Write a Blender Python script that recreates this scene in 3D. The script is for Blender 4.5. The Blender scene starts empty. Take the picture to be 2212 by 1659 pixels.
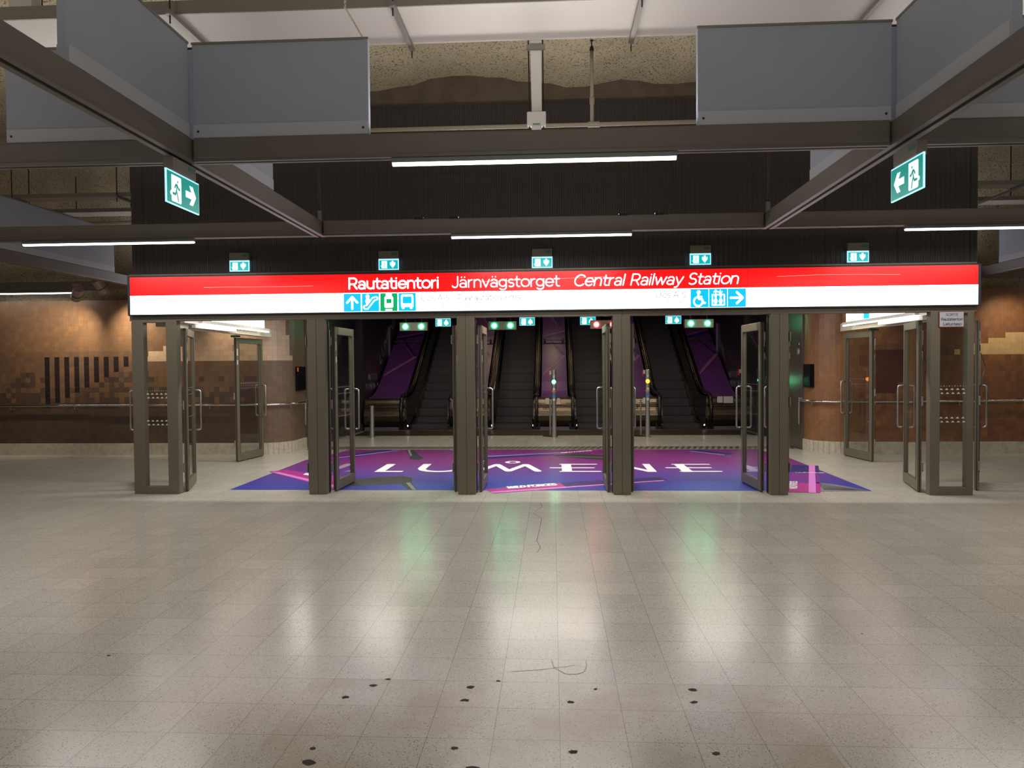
import bpy, math, random
from mathutils import Matrix, Vector
random.seed(7)
SC = bpy.context.scene
COL = SC.collection
PI = math.pi

# ------------------------------------------------------------------ camera
cam = bpy.data.cameras.new('camera'); camo = bpy.data.objects.new('camera', cam); COL.objects.link(camo)
cam.sensor_width = 36.0
cam.lens = 36.0 * 1582.14 / 2212.0
cam.clip_end = 200
r_ = Vector((0.99844815, 0.05512366, -0.00791706))
d_ = Vector((-0.00657466, -0.02449127, -0.99967842))
f_ = Vector((-0.05529984, 0.99817912, -0.02409084))
m3 = Matrix((r_, -d_, -f_)).transposed()
camo.matrix_world = Matrix.Translation((0, 0, 1.6697)) @ m3.to_4x4()
SC.camera = camo
# ------------------------------------------------------------------ world, exposure
w = bpy.data.worlds.new('world'); SC.world = w; w.use_nodes = True
w.node_tree.nodes['Background'].inputs[0].default_value = (0.05, 0.05, 0.06, 1)
w.node_tree.nodes['Background'].inputs[1].default_value = 0.2
SC.view_settings.view_transform = 'Standard'
SC.view_settings.look = 'None'
SC.view_settings.exposure = 0.0
SC.view_settings.gamma = 1.0
SC.cycles.max_bounces = 8
SC.cycles.diffuse_bounces = 4
SC.cycles.glossy_bounces = 4
SC.cycles.transparent_max_bounces = 12
SC.cycles.sample_clamp_indirect = 4.0
SC.cycles.caustics_reflective = False
SC.cycles.caustics_refractive = False
SC.cycles.use_denoising = True
def area(name, loc, rot, sx, sy, power, col):
    l = bpy.data.lights.new(name, 'AREA'); l.shape = 'RECTANGLE'; l.size = sx; l.size_y = sy; l.energy = power; l.color = col
    o = bpy.data.objects.new(name, l); COL.objects.link(o); o.location = loc; o.rotation_euler = rot
for x_ in (-6.5, 0.0, 6.5):      # added fill aimed up at the rock ceiling, above the view, no fixtures
    area('fill_uplight', (x_, 1.2, 3.5), (math.radians(180 - 25), 0, 0), 2.5, .3, 60, (1, .93, .86))
area('fill_uplight', (-.13, 5.29, 3.37), (math.radians(180 - 22), 0, 0), 2.1, .05, 12, (1, .93, .88))   # added fill hidden on top of the near beam
for x_ in (-5.2, -.13, 4.9):     # added fill hidden on the second beam, brightening the rock
    area('fill_uplight', (x_, 8.31, 3.37), (math.radians(180 + 28), 0, 0), 2.6, .05, 30, (1, .93, .85))
for x_ in (-3.3, 0.0, 3.3):      # added warm fill under the landing hall soffit, no fixtures
    area('hall_fill', (x_, 16.2, 3.03), (0, 0, 0), 1.6, .15, 20, (1, .86, .68))
for x_ in (-6.6, 6.0):     # added fill hidden on the far beams, lifting the outer panels
    area('fill_uplight', (x_, 13.55, 3.37), (math.radians(180 + 35), 0, 0), 2.0, .05, 10, (.98, .93, .98))
area('shaft_fill', (0, 18.6, 3.06), (math.radians(48), 0, 0), 8.5, .3, 110, (1, .86, .74))  # added broad fill that lifts the dark escalator steps, no fixture
TUBE_W = 29.0        # light output of each ceiling tube, watts
VEST_W = 60.0

# ------------------------------------------------------------------ helpers: materials
def lin(c):
    return tuple((x / 255 / 12.92) if x / 255 <= 0.04045 else ((x / 255 + 0.055) / 1.055) ** 2.4 for x in c[:3])

def mat(name, rgb, rough=0.5, metal=0.0, emit=None, es=0.0, bump=0.0, bscale=60.0, var=0.0, vscale=4.0, spec=0.5):
    m = bpy.data.materials.new(name); m.use_nodes = True
    nt = m.node_tree; p = nt.nodes['Principled BSDF']
    c = lin(rgb)
    p.inputs['Base Color'].default_value = (*c, 1)
    p.inputs['Roughness'].default_value = rough
    p.inputs['Metallic'].default_value = metal
    p.inputs['Specular IOR Level'].default_value = spec
    if emit:
        p.inputs['Emission Color'].default_value = (*lin(emit), 1)
        p.inputs['Emission Strength'].default_value = es
    if var or bump:
        tc = nt.nodes.new('ShaderNodeTexCoord')
    if var:
        n = nt.nodes.new('ShaderNodeTexNoise'); n.inputs['Scale'].default_value = vscale; n.inputs['Detail'].default_value = 6
        nt.links.new(tc.outputs['Object'], n.inputs['Vector'])
        r = nt.nodes.new('ShaderNodeValToRGB')
        r.color_ramp.elements[0].position = 0.3; r.color_ramp.elements[1].position = 0.7
        r.color_ramp.elements[0].color = (*[x * (1 - var) for x in c], 1)
        r.color_ramp.elements[1].color = (*[min(1, x * (1 + var)) for x in c], 1)
        nt.links.new(n.outputs['Fac'], r.inputs[0]); nt.links.new(r.outputs[0], p.inputs['Base Color'])
    if bump:
        n2 = nt.nodes.new('ShaderNodeTexNoise'); n2.inputs['Scale'].default_value = bscale; n2.inputs['Detail'].default_value = 4
        nt.links.new(tc.outputs['Object'], n2.inputs['Vector'])
        b = nt.nodes.new('ShaderNodeBump'); b.inputs['Strength'].default_value = bump; b.inputs['Distance'].default_value = 0.01
        nt.links.new(n2.outputs['Fac'], b.inputs['Height']); nt.links.new(b.outputs[0], p.inputs['Normal'])
    return m

def nmath(nt, op, a, b=None, c=None):
    n = nt.nodes.new('ShaderNodeMath'); n.operation = op
    for i, v in enumerate((a, b, c)):
        if v is None: continue
        if isinstance(v, (int, float)): n.inputs[i].default_value = v
        else: nt.links.new(v, n.inputs[i])
    return n.outputs[0]

def mixc(nt, fac, a, b, blend='MIX'):
    n = nt.nodes.new('ShaderNodeMix'); n.data_type = 'RGBA'; n.blend_type = blend
    for s, v in ((n.inputs[0], fac), (n.inputs[6], a), (n.inputs[7], b)):
        if isinstance(v, (int, float)): s.default_value = v
        elif isinstance(v, tuple): s.default_value = (*v[:3], 1)
        else: nt.links.new(v, s)
    return n.outputs[2]

def joint(nt, coord, off, per, wd):
    """1 on a joint line, 0 elsewhere"""
    a = nmath(nt, 'DIVIDE', nmath(nt, 'SUBTRACT', coord, off), per)
    f = nmath(nt, 'FRACT', a)
    d = nmath(nt, 'ABSOLUTE', nmath(nt, 'SUBTRACT', f, 0.5))
    return nmath(nt, 'GREATER_THAN', d, 0.5 - wd / per / 2), nmath(nt, 'FLOOR', a)

def floor_mat():
    m = bpy.data.materials.new('terrazzo_tiles'); m.use_nodes = True; nt = m.node_tree; p = nt.nodes['Principled BSDF']
    g = nt.nodes.new('ShaderNodeNewGeometry'); s = nt.nodes.new('ShaderNodeSeparateXYZ'); nt.links.new(g.outputs['Position'], s.inputs[0])
    jx, fx = joint(nt, s.outputs[0], 0.023, 0.3, 0.0034); jy, fy = joint(nt, s.outputs[1], 3.233, 0.3, 0.0034)
    j = nmath(nt, 'MAXIMUM', jx, jy)
    cv = nt.nodes.new('ShaderNodeCombineXYZ'); nt.links.new(fx, cv.inputs[0]); nt.links.new(fy, cv.inputs[1])
    wn = nt.nodes.new('ShaderNodeTexWhiteNoise'); wn.noise_dimensions = '3D'; nt.links.new(cv.outputs[0], wn.inputs[0])
    base = mixc(nt, wn.outputs[0], lin((180, 177, 169)), lin((189, 186, 178)))
    no = nt.nodes.new('ShaderNodeTexNoise'); no.inputs['Scale'].default_value = 1.1; no.inputs['Detail'].default_value = 5; nt.links.new(g.outputs['Position'], no.inputs['Vector'])
    rp = nt.nodes.new('ShaderNodeMapRange'); rp.inputs[1].default_value = 0.35; rp.inputs[2].default_value = 0.7; nt.links.new(no.outputs['Fac'], rp.inputs[0])
    base = mixc(nt, nmath(nt, 'MULTIPLY', rp.outputs[0], 0.15), base, lin((160, 148, 126)))
    # dark aggregate chips
    for sc, lo, col, amt in ((80.0, 0.24, (84, 82, 74), 0.8), (45.0, 0.16, (110, 84, 60), 0.75), (150.0, 0.26, (112, 110, 100), 0.6), (70.0, 0.2, (236, 234, 224), 0.6)):
        v = nt.nodes.new('ShaderNodeTexVoronoi'); v.inputs['Scale'].default_value = sc; nt.links.new(g.outputs['Position'], v.inputs['Vector'])
        hit = nmath(nt, 'LESS_THAN', v.outputs['Distance'], lo)
        sp = nt.nodes.new('ShaderNodeSeparateColor'); nt.links.new(v.outputs['Color'], sp.inputs[0])
        hit = nmath(nt, 'MULTIPLY', hit, nmath(nt, 'GREATER_THAN', sp.outputs[0], 0.45))
        base = mixc(nt, nmath(nt, 'MULTIPLY', hit, amt), base, lin(col))
    # worn brownish strip across the near floor
    n2 = nt.nodes.new('ShaderNodeTexNoise'); n2.inputs['Scale'].default_value = 2.3; n2.inputs['Detail'].default_value = 4; nt.links.new(g.outputs['Position'], n2.inputs['Vector'])
    a = nmath(nt, 'LESS_THAN', s.outputs[1], 3.84); b = nmath(nt, 'LESS_THAN', nmath(nt, 'ABSOLUTE', nmath(nt, 'ADD', s.outputs[0], 0.05)), 1.25)
    r2 = nt.nodes.new('ShaderNodeMapRange'); r2.inputs[1].default_value = 0.42; r2.inputs[2].default_value = 0.62; nt.links.new(n2.outputs['Fac'], r2.inputs[0])
    base = mixc(nt, nmath(nt, 'MULTIPLY', nmath(nt, 'MULTIPLY', a, b), nmath(nt, 'MULTIPLY', r2.outputs[0], 0.45)), base, lin((152, 136, 112)))
    base = mixc(nt, nmath(nt, 'MULTIPLY', j, 0.62), base, lin((96, 88, 74)))
    nt.links.new(base, p.inputs['Base Color'])
    rr = nmath(nt, 'ADD', nmath(nt, 'MULTIPLY', no.outputs['Fac'], 0.10), 0.17)
    nt.links.new(rr, p.inputs['Roughness']); p.inputs['Specular IOR Level'].default_value = 0.5
    return m

def tile_mat(name, cols, jcol, ribs=0.5, rough=0.38, jw=0.004):
    """glazed 10 cm wall tiles laid in straight bond, UV in metres"""
    m = bpy.data.materials.new(name); m.use_nodes = True; nt = m.node_tree; p = nt.nodes['Principled BSDF']
    uv = nt.nodes.new('ShaderNodeUVMap'); uv.uv_map = 'UVMap'
    s = nt.nodes.new('ShaderNodeSeparateXYZ'); nt.links.new(uv.outputs[0], s.inputs[0])
    jx, fx = joint(nt, s.outputs[0], 0, 0.1, jw * 0.7); jy, fy = joint(nt, s.outputs[1], 0, 0.1, jw)
    j = nmath(nt, 'MAXIMUM', jx, jy)
    cv = nt.nodes.new('ShaderNodeCombineXYZ'); nt.links.new(fx, cv.inputs[0]); nt.links.new(fy, cv.inputs[1])
    wn = nt.nodes.new('ShaderNodeTexWhiteNoise'); wn.noise_dimensions = '3D'; nt.links.new(cv.outputs[0], wn.inputs[0])
    r = nt.nodes.new('ShaderNodeValToRGB'); r.color_ramp.interpolation = 'LINEAR'
    e = r.color_ramp.elements
    e[0].color = (*lin(cols[0]), 1); e[1].color = (*lin(cols[-1]), 1)
    for i, c in enumerate(cols[1:-1]):
        x = e.new((i + 1) / (len(cols) - 1)); x.color = (*lin(c), 1)
    nt.links.new(wn.outputs[0], r.inputs[0])
    no = nt.nodes.new('ShaderNodeTexNoise'); no.inputs['Scale'].default_value = 9; no.inputs['Detail'].default_value = 5; nt.links.new(uv.outputs[0], no.inputs['Vector'])
    base = mixc(nt, nmath(nt, 'MULTIPLY', no.outputs['Fac'], 0.35), r.outputs[0], (0.02, 0.012, 0.008))
    rib = nmath(nt, 'FRACT', nmath(nt, 'MULTIPLY', s.outputs[0], 50.0))
    ribm = nmath(nt, 'LESS_THAN', rib, 0.28)
    # ribbed relief fields: the ribs come and go course by course
    base = mixc(nt, nmath(nt, 'MULTIPLY', ribm, ribs * 0.8), base, (0.015, 0.01, 0.008))
    base = mixc(nt, nmath(nt, 'MULTIPLY', j, 0.42), base, lin(jcol))
    nt.links.new(base, p.inputs['Base Color']); p.inputs['Roughness'].default_value = rough
    h = nmath(nt, 'SUBTRACT', nmath(nt, 'MULTIPLY', nmath(nt, 'SINE', nmath(nt, 'MULTIPLY', s.outputs[0], 50 * 2 * PI)), 0.5 * ribs), nmath(nt, 'MULTIPLY', j, 0.4))
    h = nmath(nt, 'ADD', h, nmath(nt, 'MULTIPLY', wn.outputs[0], 0.25))
    b = nt.nodes.new('ShaderNodeBump'); b.inputs['Strength'].default_value = 0.35; b.inputs['Distance'].default_value = 0.003
    nt.links.new(h, b.inputs['Height']); nt.links.new(b.outputs[0], p.inputs['Normal'])
    return m

def rock_mat():
    m = bpy.data.materials.new('sprayed_concrete'); m.use_nodes = True; nt = m.node_tree; p = nt.nodes['Principled BSDF']
    g = nt.nodes.new('ShaderNodeNewGeometry')
    n = nt.nodes.new('ShaderNodeTexNoise'); n.inputs['Scale'].default_value = 3.0; n.inputs['Detail'].default_value = 10; nt.links.new(g.outputs['Position'], n.inputs['Vector'])
    n2 = nt.nodes.new('ShaderNodeTexNoise'); n2.inputs['Scale'].default_value = 46.0; n2.inputs['Detail'].default_value = 6; nt.links.new(g.outputs['Position'], n2.inputs['Vector'])
    base = mixc(nt, n.outputs['Fac'], lin((160, 150, 126)), lin((200, 188, 162)))
    r = nt.nodes.new('ShaderNodeMapRange'); r.inputs[1].default_value = 0.36; r.inputs[2].default_value = 0.45; r.inputs[3].default_value = 0.75; r.inputs[4].default_value = 0
    nt.links.new(n2.outputs['Fac'], r.inputs[0])
    base = mixc(nt, r.outputs[0], base, lin((52, 44, 34)))
    nt.links.new(base, p.inputs['Base Color']); p.inputs['Roughness'].default_value = 0.95
    b = nt.nodes.new('ShaderNodeBump'); b.inputs['Strength'].default_value = 0.9; b.inputs['Distance'].default_value = 0.03
    nt.links.new(n2.outputs['Fac'], b.inputs['Height']); nt.links.new(b.outputs[0], p.inputs['Normal'])
    return m

def glass_mat():
    m = bpy.data.materials.new('door_glass'); m.use_nodes = True; nt = m.node_tree
    for n in list(nt.nodes): nt.nodes.remove(n)
    o = nt.nodes.new('ShaderNodeOutputMaterial'); mx = nt.nodes.new('ShaderNodeMixShader')
    t = nt.nodes.new('ShaderNodeBsdfTransparent'); t.inputs[0].default_value = (0.95, 0.965, 0.955, 1)
    gl = nt.nodes.new('ShaderNodeBsdfGlossy'); gl.inputs['Roughness'].default_value = 0.01
    fr = nt.nodes.new('ShaderNodeFresnel'); ge = nt.nodes.new('ShaderNodeNewGeometry')
    nt.links.new(nmath(nt, 'MULTIPLY_ADD', ge.outputs['Backfacing'], 1 / 1.5 - 1.5, 1.5), fr.inputs[0])
    nt.links.new(fr.outputs[0], mx.inputs[0]); nt.links.new(t.outputs[0], mx.inputs[1]); nt.links.new(gl.outputs[0], mx.inputs[2]); nt.links.new(mx.outputs[0], o.inputs[0])
    return m

def brushed(name, rgb, rough, metal=0.9, ax='Z', amt=0.25):
    m = mat(name, rgb, rough, metal); nt = m.node_tree; p = nt.nodes['Principled BSDF']
    tc = nt.nodes.new('ShaderNodeTexCoord'); mp = nt.nodes.new('ShaderNodeMapping')
    mp.inputs['Scale'].default_value = (90, 90, 1.5) if ax == 'Z' else (1.5, 90, 90)
    n = nt.nodes.new('ShaderNodeTexNoise'); n.inputs['Scale'].default_value = 2.0
    nt.links.new(tc.outputs['Object'], mp.inputs[0]); nt.links.new(mp.outputs[0], n.inputs['Vector'])
    nt.links.new(nmath(nt, 'ADD', nmath(nt, 'MULTIPLY', n.outputs['Fac'], amt), rough - amt / 2), p.inputs['Roughness'])
    return m

def graphic_mat():
    """printed floor film: blue at its front edge turning magenta towards the back"""
    m = bpy.data.materials.new('printed_floor_film'); m.use_nodes = True; nt = m.node_tree; p = nt.nodes['Principled BSDF']
    g = nt.nodes.new('ShaderNodeNewGeometry'); s = nt.nodes.new('ShaderNodeSeparateXYZ'); nt.links.new(g.outputs['Position'], s.inputs[0])
    mr = nt.nodes.new('ShaderNodeMapRange'); mr.inputs[1].default_value = 9.7; mr.inputs[2].default_value = 14.7; nt.links.new(s.outputs[1], mr.inputs[0])
    r = nt.nodes.new('ShaderNodeValToRGB'); e = r.color_ramp.elements
    e[0].color = (*lin((40, 56, 158)), 1); e[1].color = (*lin((112, 34, 110)), 1)
    for pos, c in ((0.12, (52, 52, 150)), (0.3, (80, 50, 138)), (0.55, (112, 40, 116)), (0.75, (122, 38, 116))):
        x = e.new(pos); x.color = (*lin(c), 1)
    nt.links.new(mr.outputs[0], r.inputs[0]); nt.links.new(r.outputs[0], p.inputs['Base Color'])
    p.inputs['Roughness'].default_value = 0.38
    return m

def slat_mat(name, ca, cb, per, axis=0, diag=0.0, rough=0.5, metal=0.6):
    m = mat(name, ca, rough, metal); nt = m.node_tree; p = nt.nodes['Principled BSDF']
    g = nt.nodes.new('ShaderNodeNewGeometry'); s = nt.nodes.new('ShaderNodeSeparateXYZ'); nt.links.new(g.outputs['Position'], s.inputs[0])
    c = s.outputs[axis]
    if diag: c = nmath(nt, 'ADD', c, nmath(nt, 'MULTIPLY', s.outputs[1], diag))
    f = nmath(nt, 'FRACT', nmath(nt, 'DIVIDE', c, per)); k = nmath(nt, 'GREATER_THAN', f, 0.5)
    nt.links.new(mixc(nt, k, lin(ca), lin(cb)), p.inputs['Base Color'])
    b = nt.nodes.new('ShaderNodeBump'); b.inputs['Strength'].default_value = 0.6; b.inputs['Distance'].default_value = 0.01
    nt.links.new(nmath(nt, 'SUBTRACT', 1.0, k), b.inputs['Height']); nt.links.new(b.outputs[0], p.inputs['Normal'])
    return m

M = dict(
    floor=floor_mat(), glass=glass_mat(), rock=rock_mat(), film=graphic_mat(),
    frame=mat('bronze_anodised_metal', (114, 106, 92), 0.4, 0.35, bump=0.02, bscale=300),
    dark=mat('black_gasket', (18, 18, 18), 0.5), seal=mat('leaf_seal', (48, 44, 40), 0.5), black=mat('black_gloss', (12, 12, 14), 0.18),
    steel=brushed('brushed_steel', (190, 188, 184), 0.28), steelx=brushed('escalator_steel', (116, 103, 86), 0.26, ax='X'),
    chrome=mat('polished_steel', (205, 202, 198), 0.16, 1.0),
    beam=mat('warm_grey_beam_paint', (112, 105, 100), 0.5, var=0.04), groove=mat('beam_slot', (22, 20, 20), 0.7),
    panel=mat('blue_grey_panel', (164, 172, 188), 0.55, var=0.03, vscale=2), white=mat('white_enamel', (214, 210, 206), 0.45),
    galv=mat('galvanised_profile', (138, 134, 126), 0.45, 0.3), flange=mat('beam_flange', (112, 106, 100), 0.45, 0.2), panel2=mat('panel_base_strip', (182, 188, 200), 0.5), rod=mat('threaded_rod', (60, 56, 52), 0.5, 0.6),
    fascia=mat('corrugated_dark_metal', (58, 54, 54), 0.55, 0.1), conc=mat('cast_concrete', (112, 100, 88), 0.9, bump=0.4, bscale=30, var=0.18, vscale=5),
    tube=mat('tube_diffuser', (255, 255, 255), 0.4, emit=(255, 250, 246), es=7),
    vtube=mat('vestibule_diffuser', (255, 255, 255), 0.4, emit=(255, 246, 230), es=6),
    housing=mat('lamp_housing', (120, 132, 132), 0.45), pvc=mat('pipe_paint', (170, 160, 142), 0.45),
    red=mat('sign_red_lit', (200, 10, 12), 0.3, emit=(255, 14, 18), es=0.85),
    whitelit=mat('sign_white_lit', (240, 245, 250), 0.3, emit=(240, 250, 255), es=3.2),
    cyan=mat('pictogram_blue_lit', (0, 150, 220), 0.3, emit=(0, 190, 250), es=1.0),
    green=mat('pictogram_green_lit', (0, 150, 90), 0.3, emit=(0, 168, 100), es=0.85),
    ink=mat('sign_ink_dark', (60, 64, 66), 0.5, emit=(92, 98, 100), es=0.8),
    ink2=mat('sign_ink_pale', (120, 128, 130), 0.5, emit=(168, 178, 182), es=0.9),
    scratch=mat('sign_scratch', (255, 200, 190), 0.5, emit=(255, 150, 130), es=1.2),
    signbox=mat('sign_box_metal', (54, 54, 60), 0.4, 0.3),
    egreen=mat('exit_green_lit', (0, 110, 100), 0.3, emit=(0, 140, 128), es=0.9),
    egreen2=mat('exit_green_bright', (0, 150, 150), 0.3, emit=(0, 178, 180), es=1.0),
    ewhite=mat('exit_white_lit', (235, 240, 245), 0.3, emit=(232, 240, 248), es=1.1),
    erim=mat('exit_edge_lit', (200, 235, 245), 0.2, emit=(170, 225, 245), es=1.1),
    ehouse=mat('exit_housing', (120, 112, 102), 0.5),
    elabel=mat('green_label', (40, 110, 96), 0.5),
    plinth=mat('plinth_stone', (176, 168, 152), 0.75, bump=0.2, bscale=120, var=0.15, vscale=14),
    ddoor=mat('grey_steel_door', (92, 84, 78), 0.3, 0.3), whitepaint=mat('white_print', (225, 225, 230), 0.5),
    shaft=mat('shaft_black_cladding', (30, 27, 29), 0.3), blackwall=mat('dark_wall', (34, 33, 38), 0.6),
    purple=mat('purple_film', (92, 50, 110), 0.35, var=0.12, vscale=1.2), purplel=mat('purple_film_pink_line', (176, 110, 150), 0.4),
    navy=mat('navy_print', (44, 34, 100), 0.4), magenta=mat('magenta_print', (166, 36, 132), 0.4), pinkp=mat('pink_print', (212, 122, 206), 0.4),
    lilac=mat('lilac_print', (150, 130, 214), 0.4), blackp=mat('brush_print', (38, 36, 42), 0.5), greyp=mat('grey_print', (120, 116, 124), 0.5),
    boxp=mat('box_print', (112, 42, 132), 0.4),
    rubber=mat('handrail_rubber', (22, 21, 22), 0.28), step=None, bal=mat('balustrade_black', (16, 15, 16), 0.22),
    guide=mat('handrail_guide', (150, 128, 98), 0.22, 1.0),
    gl=mat('green_lens', (180, 255, 220), 0.3, emit=(10, 255, 160), es=65), glare=mat('lens_glare', (255, 255, 255), 0.3, emit=(235, 255, 248), es=14), rl=mat('red_lens', (255, 150, 140), 0.3, emit=(255, 40, 40), es=80),
    orl=mat('orange_lens', (255, 120, 40), 0.3, emit=(255, 110, 20), es=9), wl=mat('white_led', (255, 255, 255), 0.3, emit=(255, 255, 255), es=8),
    redp=mat('red_plastic', (176, 30, 26), 0.4), bluep=mat('blue_sticker', (70, 120, 180), 0.4), paper=mat('pale_sticker', (200, 198, 192), 0.6),
    orangep=mat('orange_plastic', (226, 120, 30), 0.4), cable=mat('red_cable', (150, 52, 36), 0.5),
    stain=mat('gum_stain', (52, 46, 38), 0.9, bump=0.3), plate=mat('notice_plate', (176, 172, 180), 0.5), plater=mat('notice_red_edge', (130, 36, 40), 0.5),
    spot=mat('spotlight_body', (168, 146, 138), 0.4, 0.2), cream=mat('side_header_cream', (222, 218, 196), 0.4),
)
M['step'] = slat_mat('escalator_step_ribs', (66, 64, 68), (36, 35, 38), 0.02, 0, rough=0.5, metal=0.4)
M['mat'] = slat_mat('grooved_entrance_matting', (92, 80, 66), (34, 29, 26), 0.1, 0, diag=0.55)
M['grate'] = slat_mat('drain_grate_slats', (142, 136, 126), (84, 80, 74), 0.12, 0, diag=-0.25)
M['tileL'] = tile_mat('brown_glazed_tiles', [(110, 88, 70), (118, 93, 72), (126, 97, 72), (116, 93, 74), (134, 101, 70)], (50, 40, 32), 0.28)
M['tileLd'] = tile_mat('dark_brown_tiles', [(80, 66, 58), (88, 70, 60), (96, 74, 60), (84, 70, 62), (100, 78, 60)], (46, 38, 32), 0.12)
M['tileLr'] = tile_mat('ribbed_brown_tiles', [(130, 102, 78), (140, 108, 80), (134, 104, 78), (148, 114, 82)], (60, 46, 34), 0.75)
M['tileLc'] = tile_mat('cream_tiles', [(206, 178, 150), (216, 190, 160), (200, 172, 146)], (120, 92, 66), 0.12)
M['tileLk'] = tile_mat('black_tiles', [(30, 26, 28), (36, 30, 32)], (110, 84, 60), 0.0)
M['tileLcr'] = tile_mat('ribbed_cream_tiles', [(196, 172, 150), (206, 184, 158)], (110, 90, 72), 0.6)
M['tileLdr'] = tile_mat('ribbed_grey_brown_tiles', [(112, 92, 78), (124, 102, 84)], (60, 50, 44), 0.6)
M['tileR'] = tile_mat('orange_brown_tiles', [(118, 82, 58), (130, 90, 62), (142, 98, 64), (122, 84, 58), (156, 104, 64)], (70, 48, 34), 0.25)
M['tileRr'] = tile_mat('ribbed_orange_tiles', [(140, 98, 66), (150, 106, 70), (146, 100, 66), (162, 112, 70)], (96, 72, 56), 0.7)
M['tileRk'] = tile_mat('oxblood_tiles', [(86, 42, 34), (92, 46, 36)], (60, 44, 36), 0.1)
M['tileRc'] = tile_mat('ivory_tiles', [(214, 182, 128), (224, 194, 140)], (130, 92, 54), 0.45)

# ------------------------------------------------------------------ helpers: meshes
def wloc(o):
    v = Vector((0, 0, 0))
    while o: v = v + Vector(o.location); o = o.parent
    return v

class MB:
    def __init__(s): s.v = []; s.f = []; s.m = []; s.mats = []; s.uv = None; s.lift = 0; s.flat = False
    def mi(s, m):
        if m is None: m = s.mats[0] if s.mats else None
        if m not in s.mats: s.mats.append(m)
        return s.mats.index(m)
    def add(s, vs, fs, m=None):
        k = len(s.v); s.v += [tuple(v) for v in vs]
        i = s.mi(m) if (m is not None or s.mats) else 0
        for f in fs: s.f.append(tuple(k + a for a in f)); s.m.append(i)
        return s
    def box(s, x0, x1, y0, y1, z0, z1, m=None):
        x0, x1 = sorted((x0, x1)); y0, y1 = sorted((y0, y1)); z0, z1 = sorted((z0, z1))
        v = [(x, y, z) for z in (z0, z1) for y in (y0, y1) for x in (x0, x1)]
        return s.add(v, [(0, 2, 3, 1), (4, 5, 7, 6), (0, 1, 5, 4), (2, 6, 7, 3), (0, 4, 6, 2), (1, 3, 7, 5)], m)
    def prismx(s, poly, x0, x1, m=None):
        """polygon in (y,z) extruded along x"""
        n = len(poly); v = [(x0, y, z) for y, z in poly] + [(x1, y, z) for y, z in poly]
        return s.add(v, [tuple(range(n - 1, -1, -1)), tuple(range(n, 2 * n))] + [(i, (i + 1) % n, n + (i + 1) % n, n + i) for i in range(n)], m)
    def prismz(s, poly, z0, z1, m=None):
        n = len(poly); v = [(x, y, z0) for x, y in poly] + [(x, y, z1) for x, y in poly]
        return s.add(v, [tuple(range(n - 1, -1, -1)), tuple(range(n, 2 * n))] + [(i, (i + 1) % n, n + (i + 1) % n, n + i) for i in range(n)], m)
    def ribbonx(s, path, th, x0, x1, m=None):
        """open (y,z) path thickened downwards by th, extruded along x"""
        up = path; dn = [(y, z - th) for y, z in path]
        for i in range(len(path) - 1):
            s.prismx([up[i], up[i + 1], dn[i + 1], dn[i]], x0, x1, m)
        return s
    def tube(s, pts, r, m=None, n=10, ry=None):
        pts = [Vector(p) for p in pts]; rings = []
        prev = None
        for i, p in enumerate(pts):
            t = (pts[min(i + 1, len(pts) - 1)] - pts[max(i - 1, 0)]).normalized()
            if prev is None:
                a = Vector((0, 0, 1)) if abs(t.z) < 0.9 else Vector((1, 0, 0))
                u = t.cross(a).normalized()
            else: u = (prev - t * prev.dot(t)).normalized()
            prev = u; w_ = t.cross(u)
            rings.append([p + (u * math.cos(2 * PI * k / n) * r + w_ * math.sin(2 * PI * k / n) * (ry or r)) for k in range(n)])
        v = [q for rg in rings for q in rg]; f = []
        for i in range(len(rings) - 1):
            for k in range(n): f.append((i * n + k, i * n + (k + 1) % n, (i + 1) * n + (k + 1) % n, (i + 1) * n + k))
        f.append(tuple(range(n - 1, -1, -1))); f.append(tuple((len(rings) - 1) * n + k for k in range(n)))
        return s.add(v, f, m)
    def lathe(s, prof, c=(0, 0, 0), m=None, n=24):
        v = []; f = []
        for r, z in prof: v += [(c[0] + r * math.cos(2 * PI * k / n), c[1] + r * math.sin(2 * PI * k / n), c[2] + z) for k in range(n)]
        for i in range(len(prof) - 1):
            for k in range(n): f.append((i * n + k, i * n + (k + 1) % n, (i + 1) * n + (k + 1) % n, (i + 1) * n + k))
        return s.add(v, f, m)
    def build(s, name, m=None, parent=None, local=False, bevel=0, smooth=False, uv=None):
        me = bpy.data.meshes.new(name)
        off = Vector((0, 0, 0))
        if parent is not None and not local: off = wloc(parent)
        vs = [(v[0] - off.x, v[1] - off.y, v[2] - off.z) for v in s.v]
        me.from_pydata(vs, [], s.f)
        if s.mats:
            for q in s.mats: me.materials.append(q)
            me.polygons.foreach_set('material_index', s.m)
        elif m: me.materials.append(m)
        if uv:
            ul = me.uv_layers.new(name='UVMap')
            for lp in me.loops: ul.data[lp.index].uv = uv[lp.vertex_index]
        if smooth:
            for q in me.polygons: q.use_smooth = True
        me.update()
        o = bpy.data.objects.new(name, me); COL.objects.link(o)
        if parent is not None: o.parent = parent
        if bevel:
            b = o.modifiers.new('bevel', 'BEVEL'); b.width = bevel; b.segments = 2; b.limit_method = 'ANGLE'
            b.harden_normals = False
        return o

def thing(name, label, cat, loc=(0, 0, 0), rz=0, group=None):
    o = bpy.data.objects.new(name, None); COL.objects.link(o); o.location = loc; o.rotation_euler = (0, 0, rz)
    o.empty_display_size = 0.1
    return tag(o, label, cat, group)
def tag(o, label, cat, group=None, kind=None):
    o['label'] = label; o['category'] = cat
    if group: o['group'] = group
    if kind: o['kind'] = kind
    return o
def struct(o): o['kind'] = 'structure'; return o

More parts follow.
